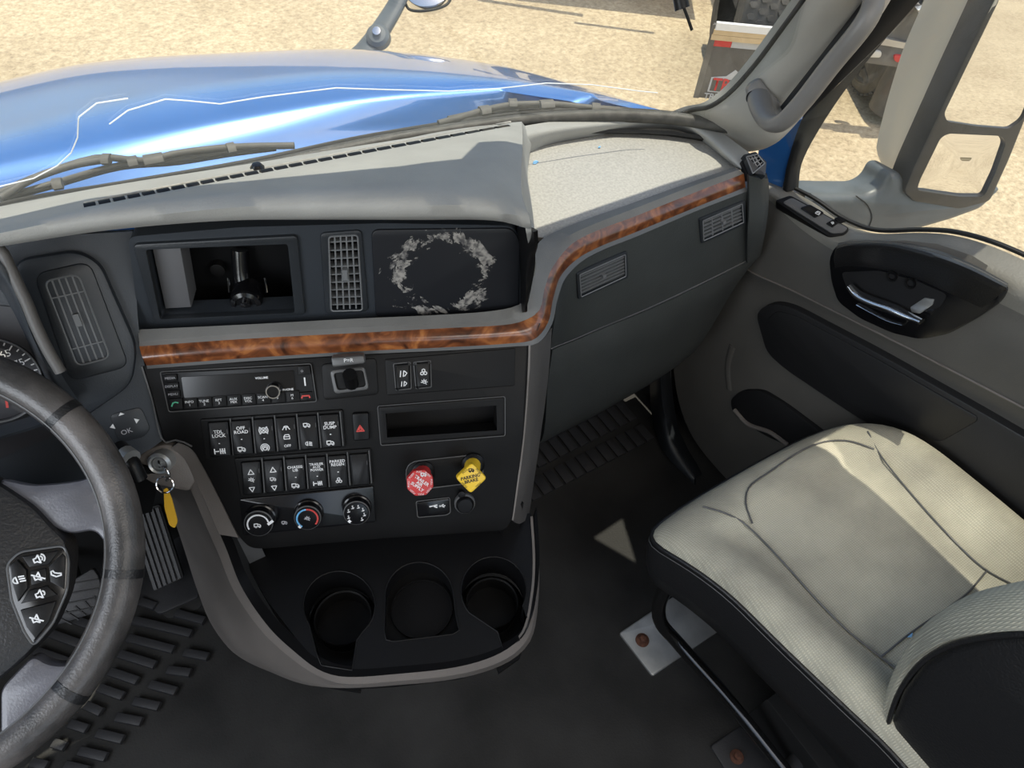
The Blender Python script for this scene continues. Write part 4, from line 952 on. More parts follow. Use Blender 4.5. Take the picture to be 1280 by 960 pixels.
tube('collar', [Lf.hit(156, 568, .045), Lf.hit(164, 574, .055)], .012, M['steel'], stk, seg=12)
# arrow pad
padt = thing('arrow_pad', 'flat black four way arrow pad with an OK key left of the radio', 'keypad', Lf.hit(158, 545))
pf = plate('pad', Lf, rnd(Lf.pl([(136, 520), (176, 510), (188, 538), (180, 548), (148, 556)]), .008), -.008, -.0045, M['fascia_dark'], padt, bev=.001)
text(Lf, 'OK', *Lf.px(158, 541), .009, -.004, M['dimwhite'], pf)
for x, y, k in ((151, 519, 'up'), (140, 535, 'L'), (171, 527, 'Rr')):
    a, b = Lf.px(x, y); s = .0035
    tri_ = {'up': [(a-s, b-s*.4), (a+s, b-s*.4), (a, b+s*.6)], 'L': [(a+s*.6, b-s), (a+s*.6, b+s), (a-s*.8, b)], 'Rr': [(a-s*.6, b-s), (a-s*.6, b+s), (a+s*.8, b)]}[k]
    plate('arrow', Lf, tri_, -.0046, -.004, M['white'], pf)

# ------------------------------------------------------------ instrument cluster
ic_ = thing('instrument_cluster', 'round speed gauge with white numbers behind the steering wheel', 'gauge cluster', Lf.hit(0, 470))
C = Lf
plate('cluster_face', C, C.pl([(-160, 400), (-40, 380), (20, 385), (66, 455), (84, 515), (70, 545), (-160, 640)]), -.02, -.004, M['dial'], ic_)
ga, gb = C.px(-12, 476); gr = (V(C.px(52, 468))-V((ga, gb))).length
lathe('dial', C, ga, gb, [(gr*1.02, -.006), (gr*1.0, .002), (gr*.96, .001), (gr*.95, -.002), (0, -.002)], M['dial'], ic_, n=48)
bm = tube_bm([C.W(*p, .002) for p in circ(ga, gb, gr, 60)], .0011, 6, closed=True); finish('dial_ring', bm, M['slat'], ic_)
for k, s in enumerate(['45', '55', '65', '75', '85']):
    an = R(96-k*27+0); text(C, s, ga+gr*.70*math.cos(an), gb+gr*.70*math.sin(an), .0115, -.001, M['white'], ic_)
for k in range(20):
    an = R(130-k*9); r1_ = .82 if k % 3 == 1 else .88
    strokes('tick', C, [[(ga+gr*r1_*math.cos(an), gb+gr*r1_*math.sin(an)), (ga+gr*.94*math.cos(an), gb+gr*.94*math.sin(an))]], -.001, .0007, M['white'], ic_)
a2, b2 = C.px(-22, 512)
strokes('needle', C, [[C.px(7, 490), C.px(10, 508)]], .003, .0012, M['redprint'], ic_)
loft('shelf', [[C.hit(x, y, .015) for x, y in [(-80, 560), (0, 532), (40, 520), (72, 506)]], [C.hit(x, y, .03) for x, y in [(-80, 575), (0, 546), (45, 532), (84, 514)]]], M['fascia_blue'], ic_, n=14, thick=.004)

# ------------------------------------------------------------ steering wheel
SW = Frame(V((-.337, .566, .724)), V((0, -math.sin(R(35)), math.cos(R(35)))), V((1, 0, 0)))
wh = thing('steering_wheel', 'worn black leather steering wheel with button pods at the left edge', 'steering wheel', SW.o)
RM = .219
ring = [SW.W(*p) for p in circ(0, 0, RM, 96)]
bm = tube_bm(ring, .0205, 16, closed=True, up=tuple(SW.n)); finish('rim', bm, M['rim'], wh)
for sx_, sy_ in ((86, 514), (157, 716), (96, 866)):
    an = math.degrees(math.atan2(*SW.px(sx_, sy_)[::-1]))
    pts = [SW.W(RM*math.cos(R(an+d)), RM*math.sin(R(an+d))) for d in (-1.2, 0, 1.2)]
    tube('rim_seam', pts, .0212, M['leather'], wh, seg=16)
# the inner stitched welt of the leather
bm = tube_bm([SW.W(*p, .012) for p in circ(0, 0, RM-.0165, 120)], .0014, 5, closed=True); finish('stitching', bm, M['edge'], wh)
hub_px = [(-140, 560), (-60, 575), (0, 603), (45, 635), (62, 655), (84, 676), (86, 695), (82, 740), (60, 790), (38, 816), (0, 850), (-60, 890), (-140, 900)]
F3 = SW.off(.0)
bmh = bmesh.new(); prism(bmh, SW, rnd(SW.pl(hub_px, .02), .02), -.03, .022, .008); finish('airbag_cover', bmh, M['leather'], wh)
sp_up = [(0, 598), (40, 606), (80, 603), (110, 598), (132, 575), (150, 620), (158, 680), (140, 690), (118, 662), (88, 668), (66, 660), (40, 636), (0, 612)]
sp_dn = [(0, 862), (20, 840), (42, 818), (60, 830), (85, 832), (104, 818), (118, 790), (140, 800), (120, 850), (80, 880), (45, 905), (20, 935), (0, 955)]
plate('upper_spoke', SW, rnd(SW.pl(sp_up, .01), .008), -.012, .012, M['spoke'], wh, bev=.006)
plate('lower_spoke', SW, rnd(SW.pl(sp_dn, .01), .008), -.012, .012, M['spoke'], wh, bev=.006)
# button pod
pod_px = [(8, 706), (24, 690), (80, 682), (86, 700), (84, 738), (66, 780), (42, 808), (30, 790), (14, 750)]
pd = plate('button_pod', SW, rnd(SW.pl(pod_px, .026), .006), .015, .026, M['gloss_black'], wh, bev=.002)
bm = tube_bm([SW.W(a, b, .0255) for a, b in rnd(SW.pl(pod_px, .026), .006)], .0011, 5, closed=True); finish('pod_rim', bm, M['edge'], pd)
btn = [([(26, 695), (76, 687), (62, 706), (36, 710)], 'speaker', (48, 699)), ([(12, 706), (22, 698), (34, 712), (36, 735), (22, 754), (14, 728)], 'beam', (24, 724)),
       ([(78, 690), (83, 696), (81, 738), (62, 728), (60, 708)], 'phone', (70, 716)), ([(37, 713), (59, 709), (60, 727), (38, 733)], 'mute', (48, 721)),
       ([(36, 737), (60, 731), (74, 744), (24, 756)], 'speaker_low', (50, 743)), ([(24, 762), (72, 750), (62, 778), (44, 800), (32, 784)], 'mute', (46, 774))]
for q, icn, (x, y) in btn:
    bt = plate('button', SW, inset(SW.pl(q, .028), .0008), .025, .029, M['black'], wh, bev=.001)
    icon(SW, icn, *SW.px(x, y, .03), .0062, .0295, bt)
lathe('horn_boss', SW, 0, 0, [(.05, -.06), (.06, -.02), (.0, -.015)], M['black'], wh)

# ------------------------------------------------------------ pedals
ac = thing('accelerator_pedal', 'black ribbed accelerator pedal beside the console', 'pedal', Z(200, 700, .06))
a_px = [(160, 640), (200, 630), (230, 722), (192, 740)]
FA = Frame(Z(200, 690, .10), V((-.1, -.55, .8)), V((1, 0, 0)))
plate('pedal_plate', FA, rnd(FA.pl(a_px), .006), -.012, 0, M['rubber_black'], ac, bev=.002)
for k in range(6):
    t_ = (k+.5)/6; p = V(FA.px(160+40*t_, 642-8*t_)); q = V(FA.px(192+36*t_, 738-17*t_)); strip(FA, p, q, .0028, -.001, .005, 'rib', ac, 'rubber_rib')
bp = thing('brake_pedal', 'black brake pedal with a grid tread seen through the steering wheel', 'pedal', Z(100, 750, .1))
FB = Frame(Z(100, 750, .13), V((-.05, -.6, .78)), V((1, 0, 0)))
b_px = [(86, 728), (116, 710), (124, 722), (130, 756), (120, 766), (72, 782), (60, 770)]
plate('pedal_pad', FB, rnd(FB.pl(b_px), .006), -.015, 0, M['rubber_rib'], bp, bev=.003)
for k in range(5):
    t_ = k/4; strip(FB, V(FB.px(70+40*t_*1.2, 770-0*t_-45*t_+20*t_)), V(FB.px(90+10*t_*3.5, 780-22*t_+0)), .0012, -.001, .003, 'tread_bar', bp, 'black')
for k in range(4):
    t_ = k/3; strip(FB, V(FB.px(72+14*t_, 768-38*t_)), V(FB.px(124+0*t_, 758-34*t_)), .0012, -.001, .003, 'tread_bar', bp, 'black')
tube('pedal_arm', [FB.W(0, 0, -.01), FB.W(-.01, .14, -.10)], .012, M['rubber_black'], bp)
plate('heel_pad', FL, rnd(FL.pl([(195, 760), (230, 700), (256, 750), (250, 762), (210, 775)]), .01), 0, .004, M['rubber'], floor, bev=.001)
plate('foot_rest_plate', FL, rnd(FL.pl([(176, 640), (225, 640), (250, 748), (200, 770), (176, 750)]), .01), 0, .008, M['rubber_rib'], floor, bev=.002)

# ------------------------------------------------------------ passenger seat
SZ = .50
seat = thing('passenger_seat', 'passenger seat with beige woven cloth cushion and black leather sides', 'seat', (.72, .05, 0))
out_px = [(818, 648), (830, 634), (880, 600), (950, 560), (1010, 528), (1050, 514), (1080, 511), (1112, 520), (1140, 538), (1180, 572), (1230, 612), (1290, 662), (1350, 715)]
right = [Z(x, y, SZ+.02) for x, y in out_px]
left_px = [(824, 662), (860, 692), (920, 745), (980, 805), (1040, 862), (1085, 905), (1110, 926)]
leftp = [Z(x, y, SZ+.02) for x, y in left_px]
outl = right+[V((right[-1].x-.02, -.32, SZ+.02)), V((leftp[-1].x, -.32, SZ+.02))]+leftp[::-1]
o2 = [(p.x, p.y) for p in outl]
# resample closed
def resamp(pts, n):
    P = [V(p) for p in pts]+[V(pts[0])]; L = [0]
    for a, b in zip(P, P[1:]): L.append(L[-1]+(b-a).length)
    o = []; k = 0
    for i in range(n):
        s = L[-1]*i/n
        while s > L[k+1]: k += 1
        o.append(P[k].lerp(P[k+1], (s-L[k])/(L[k+1]-L[k])))
    return o
def smoothp(P, it):
    for _ in range(it): P = [(P[i-1]+P[i]*2+P[(i+1) % len(P)])/4 for i in range(len(P))]
    return P
OP = smoothp(resamp(o2, 120), 3)
cen = V((.73, 0.05))
def ringz(s, z): return [V((cen.x+(p.x-cen.x)*s, cen.y+(p.y-cen.y)*s, z)) for p in OP]
def ringmesh(rings, cap=True):
    bm = bmesh.new(); vs = [[bm.verts.new(p) for p in r] for r in rings]
    for A, B in zip(vs, vs[1:]):
        for i in range(len(A)): bm.faces.new((A[i-1], A[i], B[i], B[i-1]))
    if cap:
        c = bm.verts.new(sum((v.co for v in vs[-1]), V((0, 0, 0)))/len(vs[-1])); A = vs[-1]
        for i in range(len(A)): bm.faces.new((A[i-1], A[i], c))
    bmesh.ops.recalc_face_normals(bm, faces=bm.faces); return bm
def sag(r): 
    # front falls away a little, back dips toward the backrest
    return [V((p.x, p.y, p.z - .05*max(0, (p.y-.12)/.17)**2)) for p in r]
top = [ringz(1.0, SZ+.012), ringz(.985, SZ+.026), ringz(.95, SZ+.036), ringz(.88, SZ+.041), ringz(.80, SZ+.041), ringz(.72, SZ+.036), ringz(.66, SZ+.026), ringz(.5, SZ+.024), ringz(.3, SZ+.022), ringz(.1, SZ+.022)]
bm = ringmesh([sag(r) for r in top]); bvs = BVHTree.FromBMesh(bm)
finish('seat_cushion', bm, M['cloth'], seat, 80)
bm = ringmesh([sag(r) for r in [ringz(1.0, SZ+.013), ringz(1.004, SZ-.02), ringz(.97, SZ-.08), ringz(.93, SZ-.12), ringz(.6, SZ-.125)]]); finish('leather_side', bm, M['leather'], seat, 80)
finish('piping', tube_bm([p for p in sag(ringz(1.004, SZ+.012))], .0035, 6, closed=True), M['leather'], seat, 80)
finish('stitch_line', tube_bm([p for p in sag(ringz(1.008, SZ+.001))], .0009, 5, closed=True), M['edge'], seat, 80)
def onseat(px, py):
    d = ray(px, py).normalized(); q = bvs.ray_cast(EYE, d)
    return (q[0]+V((0, 0, .002))) if q[0] else Z(px, py, SZ+.04)
for sm in ([(878, 634), (905, 642), (930, 655), (975, 700), (1020, 750), (1060, 790), (1100, 822)], [(940, 655), (932, 632), (936, 610), (960, 592), (1000, 565), (1030, 553), (1060, 552), (1092, 562)], [(1078, 526), (1084, 540), (1100, 570), (1140, 620), (1190, 675), (1230, 712), (1278, 738)], [(1100, 822), (1140, 790), (1205, 745), (1232, 715)], [(1100, 822), (1118, 836)]):
    tube('seam', [onseat(*p) for p in sm[(1 if sm[0][0] == 1078 else 0):]], .0014, M['edge'], seat, n=30, seg=6)
# backrest: bolster of black leather with cloth face
bk = [(1106, 1010), (1104, 950), (1110, 905), (1124, 865), (1150, 830), (1185, 808), (1230, 797), (1290, 793), (1360, 800), (1420, 1000)]
FBk = Frame(Z(1140, 900, .62), V((-.96, .12, .26)), V((0, 1, 0)))
FBk = Frame(V((.565, -.10, .60)), V((-1, .0, .05)), V((0, -1, 0)))
q3 = [FBk.hit(x, y) for x, y in bk]
# leather side shell
sidepts = rnd([FBk.px(x, y) for x, y in bk], .01)
FB2 = FBk
bm = bmesh.new(); prism(bm, FBk, sidepts, -.05, 0, .01, back=True); finish('backrest_side', bm, M['leather'], seat, 60)
bm = tube_bm([FBk.W(a, b, -.006) for a, b in [FBk.px(x+2, y-2) for x, y in bk[:-1]]], .0035, 6, 60) if False else tube_bm(catmull([FBk.hit(x, y, .001) for x, y in bk[:-1]], 50), .003, 6); finish('backrest_piping', bm, M['leather'], seat, 80)
bm = bmesh.new(); prism(bm, FBk, inset(sidepts, .012), -.465, -.04, .01, back=True); finish('backrest_shell', bm, M['leather'], seat, 60)
f0_ = catmull([FBk.hit(x, y, -.006) for x, y in bk[:-1]], 30)
rows_ = [[p+V((dx, dy, dz)) for p in f0_] for dx, dy, dz in ((0, 0, 0), (.03, .018, .006), (.08, .012, 0), (.12, -.02, 0), (.24, -.03, 0), (.36, -.02, 0), (.40, .012, 0), (.45, .018, 0), (.475, 0, 0))]
loft('backrest_cloth', rows_, M['cloth'], seat, n=30, mrows=24, thick=.008, smooth=80)
# frame under the seat
ub = seat
tube('front_tube', [Z(848, 700, .40), Z(838, 724, .33), Z(824, 755, .25), Z(826, 778, .21), Z(846, 802, .17), Z(905, 868, .12), Z(975, 955, .06), Z(1000, 985, .05)], .0125, M['tube_black'], ub, n=50, seg=12)
plate('base_box', FL, FL.pl([(936, 893), (985, 855), (1060, 800), (1300, 960), (1300, 1100), (1090, 1100)]), 0, .10, M['rubber_black'], ub, bev=.004)
box('suspension_box', (.70, -.30, .10), (.93, .02, SZ-.13), M['rubber_black'], ub)
brk = thing('seat_bracket', 'worn bare steel floor bracket with a rusty bolt at the seat front', 'bracket', Z(840, 780, 0))
plate('bracket_plate', FL, rnd(FL.pl([(774, 791), (868, 728), (900, 760), (908, 782), (816, 845)], .006), .006), 0, .006, M['steel'], brk, bev=.002)
a, b = FL.px(803, 800, .008); lathe('washer', FL, a, b, [(.014, .006), (.014, .009), (.006, .010)], M['rust'], brk, n=20)
lathe('bolt', FL, a, b, [(.007, .008), (.007, .020), (.004, .022), (0, .022)], M['rust'], brk, n=8)
br2 = thing('seat_bracket', 'dark floor bracket with a rusty bolt under the bottom edge of the seat bar', 'bracket', Z(925, 930, 0))
plate('bracket_plate', FL, rnd(FL.pl([(888, 932), (926, 907), (960, 945), (1010, 1000), (930, 1000)], .006), .006), 0, .006, M['rubber_rib'], br2, bev=.002)
a, b = FL.px(921, 946, .008); lathe('bolt', FL, a, b, [(.013, .006), (.013, .009), (.007, .010), (.007, .018), (0, .019)], M['rust'], br2, n=12)
br3 = thing('slide_rail', 'grey steel slide rail in the dark under the seat', 'rail', Z(1000, 940, .05))
tube('rail', [Z(985, 960, .05), Z(1030, 925, .05)], .014, M['rubber_rib'], br3, seg=8, flat=.4)

# ------------------------------------------------------------ passenger door
door = struct('door_1', (1.03, .1, 0))
dr0 = [X(x, y, 1.05) for x, y in [(960, 222), (985, 236), (1015, 252), (1050, 276), (1090, 291), (1150, 291), (1190, 294), (1240, 308), (1300, 335), (1420, 400)]]
dr1 = [X(x, y, 1.012) for x, y in [(957, 236), (972, 246), (1000, 272), (1038, 298), (1060, 306), (1130, 305), (1190, 318), (1240, 344), (1290, 372), (1420, 450)]]
dr2 = [X(x, y, 1.0) for x, y in [(952, 262), (966, 278), (995, 305), (1030, 330), (1060, 350), (1130, 385), (1190, 410), (1240, 430), (1290, 450), (1420, 520)]]
dr3 = [X(x, y, .998) for x, y in [(922, 330), (950, 345), (985, 360), (1030, 382), (1070, 402), (1140, 437), (1200, 468), (1250, 494), (1300, 520), (1420, 590)]]
dr4 = [X(x, y, 1.0) for x, y in [(880, 385), (905, 420), (945, 470), (1000, 520), (1050, 560), (1120, 600), (1190, 650), (1250, 700), (1300, 740), (1420, 830)]]
dr5 = [X(x, y, 1.0) for x, y in [(840, 445), (848, 500), (865, 545), (900, 590), (960, 650), (1040, 720), (1120, 790), (1200, 850), (1280, 920), (1420, 1000)]]
loft('door_cap', [dr0, dr1, [a.lerp(b, .35) for a, b in zip(dr1, dr2)]], M['door_top'], door, n=50, mrows=10, thick=.01, smooth=80)
loft('door_panel', [[a.lerp(b, .35) for a, b in zip(dr1, dr2)], dr2, dr3], M['door_grey'], door, n=50, mrows=10, thick=.01, smooth=80)
loft('lower_door_panel', [dr3, [p+V((.012, 0, -.008)) for p in dr3], dr4, dr5], M['door_grey'], door, n=50, mrows=16, thick=.01, smooth=80)
tube('crease', [p+V((-.001, 0, 0)) for p in dr3], .002, M['skirt'], door, n=50, seg=6)
D = Frame(V((1.0, .4, .5)), V((-1, 0, 0)), V((0, -1, 0)))
# dark inset panel
ins = [(945, 388), (962, 378), (985, 380), (1060, 420), (1150, 480), (1225, 520), (1290, 560), (1300, 640), (1230, 605), (1150, 560), (1060, 505), (985, 440), (955, 420)]
ipx = [(946, 390), (966, 377), (990, 382), (1100, 440), (1220, 508), (1310, 560), (1310, 690), (1200, 600), (1060, 512), (985, 462), (960, 440)]
dpi = plate('door_inset', D, rnd(D.pl(ipx), .02), -.012, .006, M['door_dark'], door, bev=.004)
ipx2 = [(958, 400), (972, 388), (995, 394), (1100, 450), (1222, 520), (1222, 526), (1175, 553), (1065, 505), (990, 456), (968, 432)]
plate('inset_pad', D, rnd(D.pl(ipx2, .006), .012), .004, .0085, M['door_dark'], door, bev=.002)
# map pocket mouth low on the door
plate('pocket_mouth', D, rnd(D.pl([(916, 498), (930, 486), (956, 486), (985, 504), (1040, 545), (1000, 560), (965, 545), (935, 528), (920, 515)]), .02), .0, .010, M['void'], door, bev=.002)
bm = tube_bm([D.hit(x, y, .012) for x, y in [(918, 512), (935, 530), (962, 540), (985, 556)]], .005, 8, 20); finish('pocket_lip', bm, M['skirt'], door)
tube('bulge', [D.hit(x, y, -.0105) for x, y in [(920, 430), (914, 455), (916, 485)]], .014, M['door_grey'], door, n=12, seg=12)
# armrest pull with black cup
cup_px = [(1041, 322), (1048, 306), (1060, 303), (1120, 306), (1180, 325), (1258, 360), (1250, 378), (1225, 396), (1190, 415), (1155, 422), (1120, 414), (1080, 396), (1052, 375), (1044, 350)]
cup = plate('pull_cup', D, rnd(D.pl(cup_px), .012), -.01, .012, M['gloss_black'], door, bev=.004)
plate('cup_hollow', D, rnd(D.pl([(1052, 340), (1100, 338), (1150, 352), (1185, 368), (1175, 385), (1130, 392), (1085, 382), (1060, 362)], .012), .008), .011, .0135, M['void'], door)
g1 = [X(x, y, .965) for x, y in [(1042, 322), (1060, 318), (1100, 320), (1150, 332), (1200, 352), (1245, 372)]]
g2 = [X(x, y, .950) for x, y in [(1046, 310), (1062, 306), (1108, 306), (1160, 318), (1210, 336), (1258, 360)]]
g3 = [X(x, y, .985) for x, y in [(1048, 304), (1064, 301), (1112, 301), (1166, 311), (1216, 330), (1260, 354)]]
g0_ = [X(x, y, .99) for x, y in [(1044, 336), (1060, 334), (1100, 338), (1145, 350), (1190, 370), (1225, 386)]]
loft('pull_handle', [g3, g2, g1, g0_], M['leather'], door, n=30, mrows=14, thick=.008, smooth=80)
tube('pull_stitching', [p+V((-.001, 0, .002)) for p in [a.lerp(b, .6) for a, b in zip(g3, g2)]], .0011, M['edge'], door, n=30, seg=5)
# recess behind the pull, in the cap
hollow = [(1098, 301), (1130, 299), (1170, 303), (1215, 318), (1234, 330), (1228, 342), (1195, 326), (1160, 312), (1120, 305)]
plate('grab_hollow', Frame(X(1160, 312, .985), V((-.75, 0, .66)), V((0, -1, 0))), Frame(X(1160, 312, .985), V((-.75, 0, .66)), V((0, -1, 0))).pl(hollow), -.012, -.006, M['door_grey'], door)
# chrome release lever
lv = [X(x, y, .972) for x, y in [(1062, 357), (1072, 368), (1090, 377), (1115, 386), (1135, 395), (1152, 402)]]
hdl = tube('release_lever', lv, lambda t: .0075+.0050*math.sin(math.pi*min(1, t*1.1)), M['chrome'], door, n=24, seg=12, flat=.6, label='chrome inner door release lever')
tube('lever_base', [X(x, y, .984) for x, y in [(1073, 380), (1092, 390), (1112, 400), (1130, 405)]], .006, M['chrome'], door, n=10, seg=8, flat=.5)
plate('lock_slider', D, rnd(D.pl([(1138, 384), (1156, 372), (1168, 374), (1166, 381), (1150, 392), (1140, 390)], .014), .002), .012, .0155, M['steel'], door, bev=.001)
for x, y in ((1115, 345), (1138, 354)):
    a, b = D.px(x, y, .014); s_ = lathe('screw', D, a, b, [(.009, .012), (.009, .016), (.006, .0155), (.005, .013), (0, .013)], M['black'], door, n=20)
# window switch plate on the cap
FSW = Frame(X(1015, 272, 1.015), V((-.55, -.12, .83)), V((.1, -1, .25)))
sp = plate('switch_plate', FSW, rnd(FSW.pl([(968, 252), (988, 245), (1062, 286), (1056, 295), (1036, 297)]), .006), -.02, .004, M['black'], door, bev=.0015)
s2_ = plate('switch_bezel', FSW, rnd(FSW.pl([(978, 255), (990, 249), (1060, 287), (1054, 293), (1040, 294)]), .005), .003, .007, M['edge'], door, bev=.001)
plate('window_rocker', FSW, rnd(FSW.pl([(1000, 263), (1012, 259), (1030, 269), (1018, 275)]), .003), .006, .011, M['gloss_black'], door, bev=.001)
for q in ([(1032, 282), (1041, 277), (1048, 281), (1040, 287)], [(1042, 276), (1050, 273), (1058, 279), (1049, 282)]):
    plate('lock_button', FSW, rnd(FSW.pl(q), .002), .006, .0095, M['stack'], door, bev=.001)
icon(FSW, 'cab', *FSW.px(1022, 270), .004, .0115, s2_); icon(FSW, 'sun', *FSW.px(1040, 282), .003, .0098, s2_)
# sill step under door
loft('door_foot', [[X(x, y, .99) for x, y in [(838, 450), (842, 500), (852, 545), (885, 590)]], [X(x, y, .93) for x, y in [(826, 462), (830, 510), (838, 550), (868, 598)]], [Z(812, 470, .12), Z(815, 520, .02), Z(830, 565, .01), Z(868, 606, 0)]], M['fascia_dark'], door, n=20, mrows=8, thick=.006, smooth=80)

# window frame, glass
win2 = struct('window_2', (1.05, 0, .8))
pp0 = [p+V((.005, 0, .0)) for p in dr0]
fr_px = [(998, 236), (1002, 205), (1025, 160), (1062, 105), (1110, 45), (1150, 0), (1200, -60)]
frw = [X(x, y, 1.06) for x, y in fr_px]
frin = [X(x, y, 1.04) for x, y in [(978, 240), (984, 205), (1002, 150), (1028, 100), (1070, 35), (1095, 0), (1140, -60)]]
loft('window_frame', [frin, [a.lerp(b, .6)+V((-.012, 0, 0)) for a, b in zip(frin, frw)], frw], M['rubber_black'], win2, n=30, mrows=6, thick=.012, smooth=60)
gl_edge = [p+V((.012, 0, -.02)) for p in dr0]
topg = [V((1.06-.14*(max(p.z+.03, min(1.53, .78+(.68-p.y)*1.9))-p.z)/.75, p.y-.0, max(p.z+.03, min(1.53, .78+(.68-p.y)*1.9)))) for p in gl_edge]
loft('pane', [gl_edge+[V((1.062, -.62, .9))], topg+[V((.925, -.62, 1.53))]], M['side_glass'], win2, n=40, thick=.003)
tube('sill_seal', [p+V((.006, 0, .004)) for p in dr0], .004, M['rubber_black'], win2, n=50, seg=6)
# blue cab corner between dash end and window frame, seen below the pillar
jamb = [X(950, 170, 1.0), X(985, 150, 1.0), X(1035, 95, 1.0)]
bc = loft('trim_1', [[X(x, y, 1.03) for x, y in [(950, 240), (948, 190), (958, 170), (968, 160)]], [X(x, y, 1.045) for x, y in [(975, 245), (986, 205), (997, 172), (1012, 146)]]], M['blue_paint'], None, n=20, thick=.01, smooth=60, kind='structure')
# A-pillar trim
pl_a = [X(x, y, .965) for x, y in [(846, 147), (858, 141), (880, 137), (905, 123), (935, 88), (965, 48), (1000, 0), (1035, -50)]]
pl_a = [Z(850, 146, .80), Z(866, 140, .82), Z(890, 135, .845), Z(914, 118, .875), Z(945, 84, .93), Z(974, 46, .985), Z(1008, 0, 1.06), Z(1045, -50, 1.13)]
pl_b = [Z(868, 152, .80), Z(885, 148, .82), Z(905, 146, .84), Z(928, 134, .87), Z(958, 100, .925), Z(990, 62, .98), Z(1030, 12, 1.06), Z(1068, -40, 1.13)]
pl_c = [Z(905, 172, .79), Z(918, 170, .80), Z(932, 168, .82), Z(952, 160, .85), Z(985, 122, .905), Z(1020, 84, .965), Z(1062, 30, 1.04), Z(1098, -25, 1.11)]
pl_d = [Z(935, 190, .77), Z(948, 188, .78), Z(960, 184, .80), Z(978, 172, .83), Z(1015, 130, .885), Z(1050, 86, .94), Z(1095, 28, 1.02), Z(1130, -30, 1.09)]
pil = struct('trim_2', pl_c[2])
loft('pillar_trim', [[p+V((0, .02, 0)) for p in pl_a], pl_a, pl_b, pl_c, pl_d, [p+V((.05, .03, 0)) for p in pl_d]], M['pillar'], pil, n=40, mrows=20, thick=.006, smooth=80)
tube('edge_seal', [p+V((-.001, .003, .002)) for p in pl_a], .0038, M['rubber_black'], pil, n=40, seg=6)
hd_ = pl_a[-1]; box('pillar_upper', (.82, .30, 1.5), (.925, .44, 1.66), M['headliner'], pil)
# grab handle
tube('handle_slot_shade', [Z(982, 136, .90), Z(1030, 76, .985), Z(1076, 18, 1.06), Z(1100, -14, 1.10)], .009, M['void'], pil, n=20, seg=8)  # black tube draws the slot and the deep shade behind the bar
gh = thing('grab_handle', 'grey plastic grab handle fixed along the windshield pillar', 'grab handle', X(960, 140, .90))
def G(x, y, k): return X(x, y, k)
tube('handle_bar', [G(948, 118, .895), G(952, 138, .87), G(962, 153, .85), G(976, 154, .842), G(1000, 131, .842), G(1040, 80, .848), G(1078, 33, .854), G(1091, 8, .862), G(1090, -18, .875), G(1070, -40, .895)],
     lambda t: .0148 if t > .2 else .0148+.004*(1-t/.2), M['handle_grey'], gh, n=60, seg=16, flat=.8)
FG = Frame(G(944, 118, .885), V((-.62, -.55, .35)), V((0, -.6, 1)))
mt_px = [(932, 112), (940, 102), (950, 97), (955, 104), (978, 132), (980, 150), (966, 168), (952, 158), (938, 132)]
plate('handle_foot', FG, rnd(FG.pl(mt_px), .008), -.03, .004, M['handle_grey'], gh, bev=.006)
a, b = FG.px(941, 122, .005); lathe('screw_hole', FG, a, b, [(.010, .004), (.009, .0055), (.0085, .0045), (0, .0045)], M['void'], gh, n=24)
lathe('screw', FG, a+.002, b, [(.005, .004), (.005, .0062), (0, .0062)], M['black'], gh, n=12)

# ------------------------------------------------------------ outside mirror
mr = thing('side_mirror', 'large outside mirror with a beige shell and two glasses beyond the passenger window', 'mirror', X(1130, 270, 1.3))
MF = Frame(X(1190, 160, 1.33), V((-.35, -.93, .10)), V((1, -.35, 0)))
sh0 = [X(x, y, 1.34) for x, y in [(1185, -40), (1178, 0), (1140, 90), (1108, 204), (1114, 224)]]
sh1 = [X(x, y, 1.29) for x, y in [(1215, -40), (1207, 0), (1168, 90), (1122, 208), (1124, 230)]]
sh2 = [X(x, y, 1.27) for x, y in [(1262, -40), (1244, 0), (1196, 90), (1142, 212), (1134, 236)]]
loft('shell', [[p+V((.03, .05, 0)) for p in sh0], sh0, sh1, sh2], M['mirror_shell'], mr, n=24, mrows=12, thick=.006, smooth=80)
body_px = [(1244, -40), (1242, 0), (1196, 95), (1142, 210), (1130, 240), (1142, 252), (1200, 262), (1238, 252), (1262, 200), (1290, 130), (1360, -40)]
MF2 = Frame(X(1190, 160, 1.30), V((-.35, -.93, .10)), V((1, -.35, 0)))
up_px = [(1256, -40), (1249, 0), (1210, 80), (1180, 142), (1184, 152), (1222, 158), (1262, 161), (1278, 150), (1300, 100), (1340, -40)]
lw_px = [(1176, 172), (1186, 167), (1252, 170), (1258, 178), (1245, 215), (1230, 246), (1200, 246), (1146, 238), (1150, 225)]
plate('bezel', MF2, rnd(MF2.pl(body_px), .01), -.05, 0, M['mirror_black'], mr, bev=.004, holes=[rnd(MF2.pl(up_px), .008), rnd(MF2.pl(lw_px), .01)])
plate('main_glass', MF2, inset(rnd(MF2.pl(up_px), .008), -.001), -.03, -.004, M['mirror'], mr)
